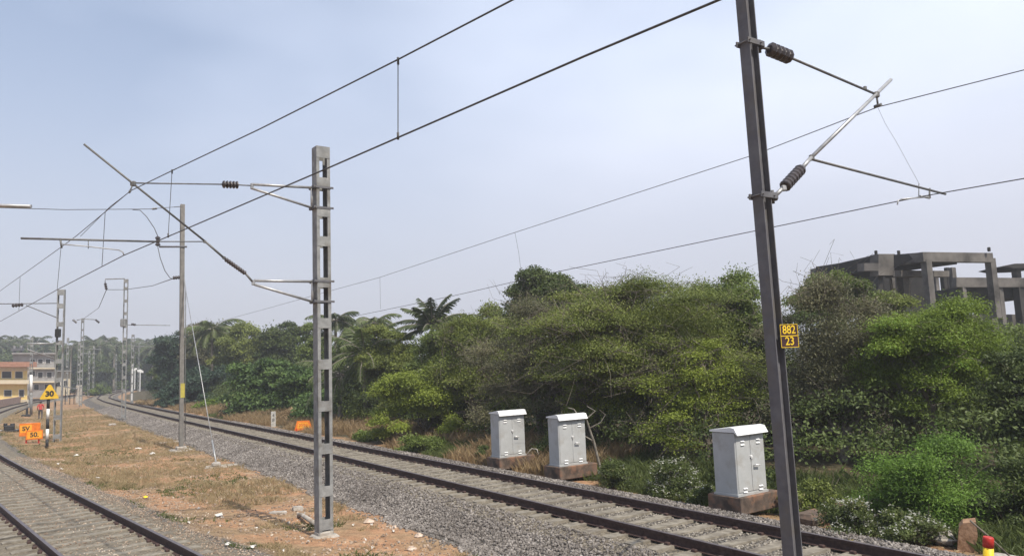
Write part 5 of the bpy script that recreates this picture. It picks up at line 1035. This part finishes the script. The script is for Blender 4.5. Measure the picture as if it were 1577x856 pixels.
# hazy broadleaf trees beneath them
tproto = tree_at('far_tree', 'x', 'tree', (0, 0, 0), 4.4, (5.5, 4.5, 4.0), lm_dark, bark, 310, 9000, .62, .40, k=24, trunk_r=.25, twigs=0, low=8, group='hazy round trees beyond the bend')
first = True
for (px, yt, D, lb) in [(15, 535, 215, 'left of the grey block'), (60, 530, 235, 'above the grey block'), (110, 538, 215, 'behind the double-armed mast'), (135, 530, 230, 'left of the tall bracket mast, higher'), (160, 534, 215, 'behind the tall bracket mast'), (185, 530, 235, 'right of the tall bracket mast, farther'), (205, 548, 220, 'behind the white disc'), (232, 545, 215, 'next to the thicket end'), (150, 556, 190, 'low over the far end of the track'), (-20, 535, 210, 'at the left edge'), (85, 545, 200, 'behind the battened mast'), (175, 560, 230, 'low behind the far masts'), (255, 530, 200, 'behind the thicket end'), (290, 530, 180, 'behind the slim pole')]:
    o = tproto if first else copy_tree(tproto); first = False; b = at(px, 590, D); b[2] = gz(b); sc = (at(px, yt, D)[2] - b[2]) / 8.6
    o.location = Vector(b); o.rotation_euler = (0, 0, rp.uniform(0, 6.28)); o.scale = (sc * 1.05, sc * 1.05, sc); o['label'] = 'hazy rounded tree ' + lb
# the far wooded skyline, wraps round the horizon behind the thicket
def woodland():
    rg = np.random.default_rng(77); cs = []
    for az in np.arange(-48, 48, .55):
        a = math.radians(az); D = 270 + rg.uniform(-20, 30); x, y = math.tan(a) * D, D
        cs.append((x, y, rg.uniform(1.5, 5.5)))
    cen = np.array(cs); rad = np.stack([rg.uniform(3, 5, len(cs)), rg.uniform(2, 4, len(cs)), rg.uniform(3, 5.5, len(cs))], 1)
    V, Fc, ti = leaves_np(rg, cen, rad, rg.random(len(cs)), 60000, 1.1, .7, .5)
    tag(np_mesh('woodland', V, Fc, lm_dark, attrs={'tint': ('FACE', ti)}), kind='stuff')
woodland()
# --- bushes and weeds at the foot of the thicket ---------------------------------
def bush_px(name, label, px, ytop, ybot, hw, D, mat, seed, n, L, Wd, **kw):
    b = at(px, ybot, D); b[2] = gz(b) - .05; top = at(px, ytop, D); m = D / F0
    return bush_at(name, label, b, (hw * m, hw * m * kw.pop('depth', .8), (top[2] - b[2]) * kw.pop('hs', .78)), mat, seed, n, L, Wd, **kw)
BG = 'bushes along the foot of the thicket'
bush_px('feathery_shrub', 'bright green feathery shrub in front of the thicket at the lower right', 1448, 662, 800, 134, 15.2, lm_shrub, 401, 70000, .065, .022, k=34, hs=1.0, group=BG, up=.9, stems=60)
bush_px('flowering_weed', 'low weed clump with whitish flower heads right of the dark foreground mast', 1308, 722, 806, 66, 14.4, lm_weed, 402, 12000, .055, .026, k=20, flowers=230, group=BG, stems=60)
bush_px('flowering_weed', 'pale-flowered weed clump left of the boulder, below the bright green shrub', 1395, 740, 822, 62, 13.6, lm_weed, 403, 10000, .055, .026, k=20, flowers=130, group=BG, stems=60)
bush_px('flowering_weed', 'tall weed clump with white flower heads between the middle and nearest cabinets', 1030, 682, 758, 60, 19.0, lm_weed, 404, 15000, .07, .03, k=22, flowers=260, group=BG, stems=60)
bush_px('green_bush', 'green weedy bush right of the middle cabinet', 952, 690, 748, 42, 20.6, lm_weed, 405, 10000, .07, .03, k=18, flowers=20, group=BG, stems=40)
bush_px('green_bush', 'green weedy bush close left of the nearest cabinet', 1088, 700, 775, 30, 18.0, lm_weed, 406, 8000, .07, .03, k=14, flowers=40, group=BG, stems=30)
bush_px('green_bush', 'small green bush left of the farthest cabinet plinth', 738, 668, 714, 22, 27.0, lm_weed, 407, 5000, .08, .04, k=12, group=BG, stems=20)
bush_px('green_bush', 'green rounded bush below the lime tree beside the track', 655, 655, 700, 62, 31.0, lm_mid, 408, 12000, .10, .05, k=20, group=BG, stems=30)
bush_px('broad_shrub', 'broad-leaved shrub mass behind the marker post', 400, 565, 650, 85, 60, lm_broad, 430, 16000, .30, .15, k=30, group=BG, stems=10)
bush_px('broad_shrub', 'broad-leaved shrub mass behind the battened mast foot', 500, 570, 665, 60, 50, lm_broad, 431, 13000, .24, .12, k=26, group=BG, stems=10)
bush_px('broad_shrub', 'blue-green shrub mass behind the slim pole foot', 285, 560, 625, 50, 84, lm_blue, 432, 12000, .34, .2, k=26, group=BG, stems=10)
bush_px('green_bush', 'dull green bush right of the battened mast at the thicket foot', 575, 652, 690, 45, 36.5, lm_mid, 409, 9000, .11, .055, k=18, group=BG, stems=20)
bush_px('dry_bush', 'reddish dry bush behind the rail between the mast pair and the marker post', 372, 615, 652, 42, 60.0, lm_rust, 410, 9000, .16, .05, k=20, group=BG, stems=40, up=.1)
bush_px('dry_bush', 'reddish dry bush between the white marker post and the orange trapezoid board', 445, 622, 660, 34, 51.0, lm_rust, 411, 8000, .15, .05, k=18, group=BG, stems=40, up=.1)
bush_px('dry_bush', 'straw-coloured dry bush at the bend left of the slim pole', 245, 606, 632, 40, 90.0, lm_rust, 412, 8000, .2, .07, k=18, group=BG, stems=30, up=.1)
bush_px('green_bush', 'bright green bush right of the slim pole behind the rails', 318, 600, 642, 30, 72.0, lm_bright, 413, 7000, .2, .1, k=14, group=BG, stems=20)
bush_px('green_bush', 'dark bush behind the nearest cabinet', 1150, 640, 760, 60, 19.6, lm_dark, 414, 14000, .09, .045, k=20, group=BG, stems=40)
bush_px('green_bush', 'dark low bush behind the middle cabinet', 880, 640, 720, 70, 26.0, lm_dark, 415, 12000, .10, .05, k=20, group=BG, stems=40)
bush_px('green_bush', 'dark brown-green bush behind the stone blocks right of the foreground mast', 1255, 690, 800, 55, 16.6, lm_olive, 416, 12000, .07, .035, k=18, group=BG, stems=60)
bush_px('green_bush', 'dark leafy bush at the right edge behind the yellow and red post', 1575, 650, 850, 75, 14.2, lm_dark, 417, 22000, .07, .035, k=24, group=BG, stems=60)
bush_px('green_bush', 'low dark bush between the boulder and the bright green shrub', 1455, 765, 832, 50, 14.4, lm_dark, 418, 9000, .06, .03, k=16, group=BG, stems=40)
bush_px('dry_bush', 'dead brown fern-like plant showing above the nearest cabinet', 1162, 632, 700, 16, 20.5, lm_rust, 419, 2500, .09, .04, k=8, group=BG, stems=20)
bush_px('green_bush', 'green mound of shrubs at the far end of the nearer track', 150, 588, 606, 26, 150.0, lm_mid, 420, 5000, .4, .25, k=12, group=BG, stems=0 + 4)
def dead_branch():
    b = at(925, 700, 23.0); b[2] = gz(b); rg_ = np.random.default_rng(5); mb = MB()
    pts = [(925, 700), (915, 680), (908, 660), (903, 645), (890, 640), (868, 646)]
    f = lambda p: at(p[0], p[1], 23.0) + np.array([0, rg_.uniform(-.15, .15), 0])
    main = [b] + [f(p) for p in pts[1:]]; mb.tube(main, [.05, .042, .036, .03, .022, .01], 6, cap=False)
    for st, ends in ((2, [(925, 650), (932, 638), (922, 630)]), (3, [(916, 632), (905, 626)]), (1, [(895, 668), (882, 676)]), (4, [(884, 630), (875, 628)])):
        mb.tube([main[st]] + [f(p) for p in ends], [.028] + [.018 - .005 * i for i in range(len(ends))], 5, cap=False)
    tag(mb.build('dead_branch', rough_mat('bleached_wood', (.12, .105, .085), (.21, .19, .16), 8, .9), origin=b, recalc=False), 'bleached dead branch arching up behind the right side of the middle cabinet', 'branch')
dead_branch()
g_ = G(1303, 846); bush_at('yellow_weed', 'small yellow-leaved weed growing beside the rail right of the dark foreground mast', g_, (.28, .2, .16), leaf_mat('yellow_leaves', (.30, .24, .04), (.62, .50, .12), .3), 440, 260, .07, .03, k=6, cat='weed', stems=6)
# --- grasses (stuff) ----------------------------------------------------------------
def grass(name, pts, h, mat, rg, nb=9, w=.006, spread=.07, lean=.5):
    n = len(pts); P_ = np.repeat(pts, nb, 0); hh = np.repeat(h, nb) * rg.uniform(.5, 1.15, n * nb); a = rg.uniform(0, 6.283, n * nb); r = rg.random(n * nb) * spread * (.5 + np.repeat(h, nb) * 2)
    base = P_ + np.stack([np.cos(a) * r, np.sin(a) * r, np.zeros_like(a)], 1); d = np.stack([np.cos(a), np.sin(a), np.zeros_like(a)], 1) * rg.uniform(.1, lean, (n * nb, 1)); b2_ = rg.uniform(0, 6.283, n * nb)
    side = np.stack([np.cos(b2_), np.sin(b2_), np.zeros_like(a)], 1) * (w * (1 + hh[:, None] * 1.5)); up_v = np.array([0, 0, 1.])
    m1 = base + (up_v + d * .5) * hh[:, None] * .55; tp = base + (up_v * .95 + d * 1.3) * hh[:, None]
    V = np.stack([base - side, base + side, m1 + side * .8, tp, m1 - side * .8], 1).reshape(-1, 3); Fc = np.arange(len(V)).reshape(-1, 5)
    o = np_mesh(name, V, Fc, mat, attrs={'tint': ('FACE', np.clip(np.repeat(rg.random(n), nb) * .6 + rg.random(n * nb) * .4, 0, 1))}); tag(o, kind='stuff'); return o
rg = np.random.default_rng(21)
s = 9 + 95 * rg.random(26000) ** 1.35; a0_ = qA(s) + 2.0; b0_ = qB(s) - 3.3; q = a0_ + (b0_ - a0_) * rg.random(26000)
dens = vnoise(s, q, 2.6, 31) * .6 + vnoise(s, q, .8, 32) * .4; k = (dens > .46 - np.clip((s - 20) / 90, 0, .16)) & (b0_ > a0_); s, q, dens = s[k], q[k], dens[k]
p = s[:, None] * T_ + q[:, None] * N_; p[:, 2] = height(s, q) - .01
grass('dry_grass', p, .05 + .16 * rg.random(len(s)) * np.clip((dens - .35) * 3, .3, 1) * (1 + s / 70), lm_straw, rg, 8, .004, .10, .9)
s = 9 + 60 * rg.random(9000) ** 1.3; a0_ = qA(s) + 1.9; b0_ = qB(s) - 3.2; q = a0_ + (b0_ - a0_) * rg.random(9000); k = vnoise(s, q, 1.8, 41) > .68; s, q = s[k], q[k]
p = s[:, None] * T_ + q[:, None] * N_; p[:, 2] = height(s, q) - .01; grass('green_ground_cover', p, rg.uniform(.04, .13, len(s)), lm_weed, rg, 8, .006, .12, 1.0)
s = 4 + 110 * rg.random(30000) ** 1.4; q = qB(s) + 2.75 + rg.random(30000) ** 1.2 * 4.2; dn = vnoise(s, q, 1.9, 51); k = (dn + np.clip((q - qB(s) - 2.7) / 2.5, 0, .5) > .58); s, q = s[k], q[k]
p = s[:, None] * T_ + q[:, None] * N_; p[:, 2] = height(s, q) - .01; u = q - qB(s); dry = vnoise(s, q, 3.5, 61) + np.clip((s - 26) / 60, -.15, .25) - np.where(s < 18, .4, 0) > .55
grass('verge_grass', p[~dry], (.08 + .32 * rg.random((~dry).sum())) * np.clip(u[~dry] / 4, .4, 1.2), lm_weed, rg, 9, .008, .16, .8)
grass('dry_verge_grass', p[dry], (.12 + .5 * rg.random(dry.sum())) * np.clip(u[dry] / 3.6, .4, 1.3), lm_rust, rg, 9, .007, .16, .6)
# dense undergrowth of leaves and stems that closes the thicket below the crowns
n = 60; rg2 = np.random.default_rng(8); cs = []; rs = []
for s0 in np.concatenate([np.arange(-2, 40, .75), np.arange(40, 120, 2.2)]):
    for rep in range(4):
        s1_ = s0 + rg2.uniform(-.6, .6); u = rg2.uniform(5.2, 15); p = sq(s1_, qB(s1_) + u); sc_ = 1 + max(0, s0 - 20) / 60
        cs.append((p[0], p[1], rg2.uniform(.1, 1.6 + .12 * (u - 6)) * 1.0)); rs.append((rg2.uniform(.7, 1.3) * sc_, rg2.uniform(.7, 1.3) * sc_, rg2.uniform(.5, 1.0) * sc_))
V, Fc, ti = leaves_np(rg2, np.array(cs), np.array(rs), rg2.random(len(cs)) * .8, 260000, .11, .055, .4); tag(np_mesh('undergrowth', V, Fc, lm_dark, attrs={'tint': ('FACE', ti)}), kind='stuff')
# fallen leaves and dead litter beneath the thicket
n = 14000; s = 4 + 45 * rg.random(n) ** 1.3; q = qB(s) + 2.6 + rg.random(n) * 5; p = s[:, None] * T_ + q[:, None] * N_; p[:, 2] = height(s, q) + .015
V, Fc, ti = leaves_np(rg, p, np.full((n, 3), .01), rg.random(n), n, .07, .04, 2.5); tag(np_mesh('leaf_litter', V, Fc, lm_rust, attrs={'tint': ('FACE', ti)}), kind='stuff')

# ------------------------------------------------------------------ haze
HZ = 0.0011
mb = MB(); mb.box((0, 350, 18), (2600, 2300, 60)); hm = bpy.data.materials.new('haze'); hm.use_nodes = True; ht = hm.node_tree; ht.nodes.clear()
ho = ht.nodes.new('ShaderNodeOutputMaterial'); pv = ht.nodes.new('ShaderNodeVolumePrincipled'); pv.inputs['Density'].default_value = HZ; pv.inputs['Color'].default_value = (.90, .92, .96, 1); pv.inputs['Anisotropy'].default_value = .2
ht.links.new(pv.outputs[0], ho.inputs['Volume']); ho_ = mb.build('haze', hm); tag(ho_, kind='stuff')
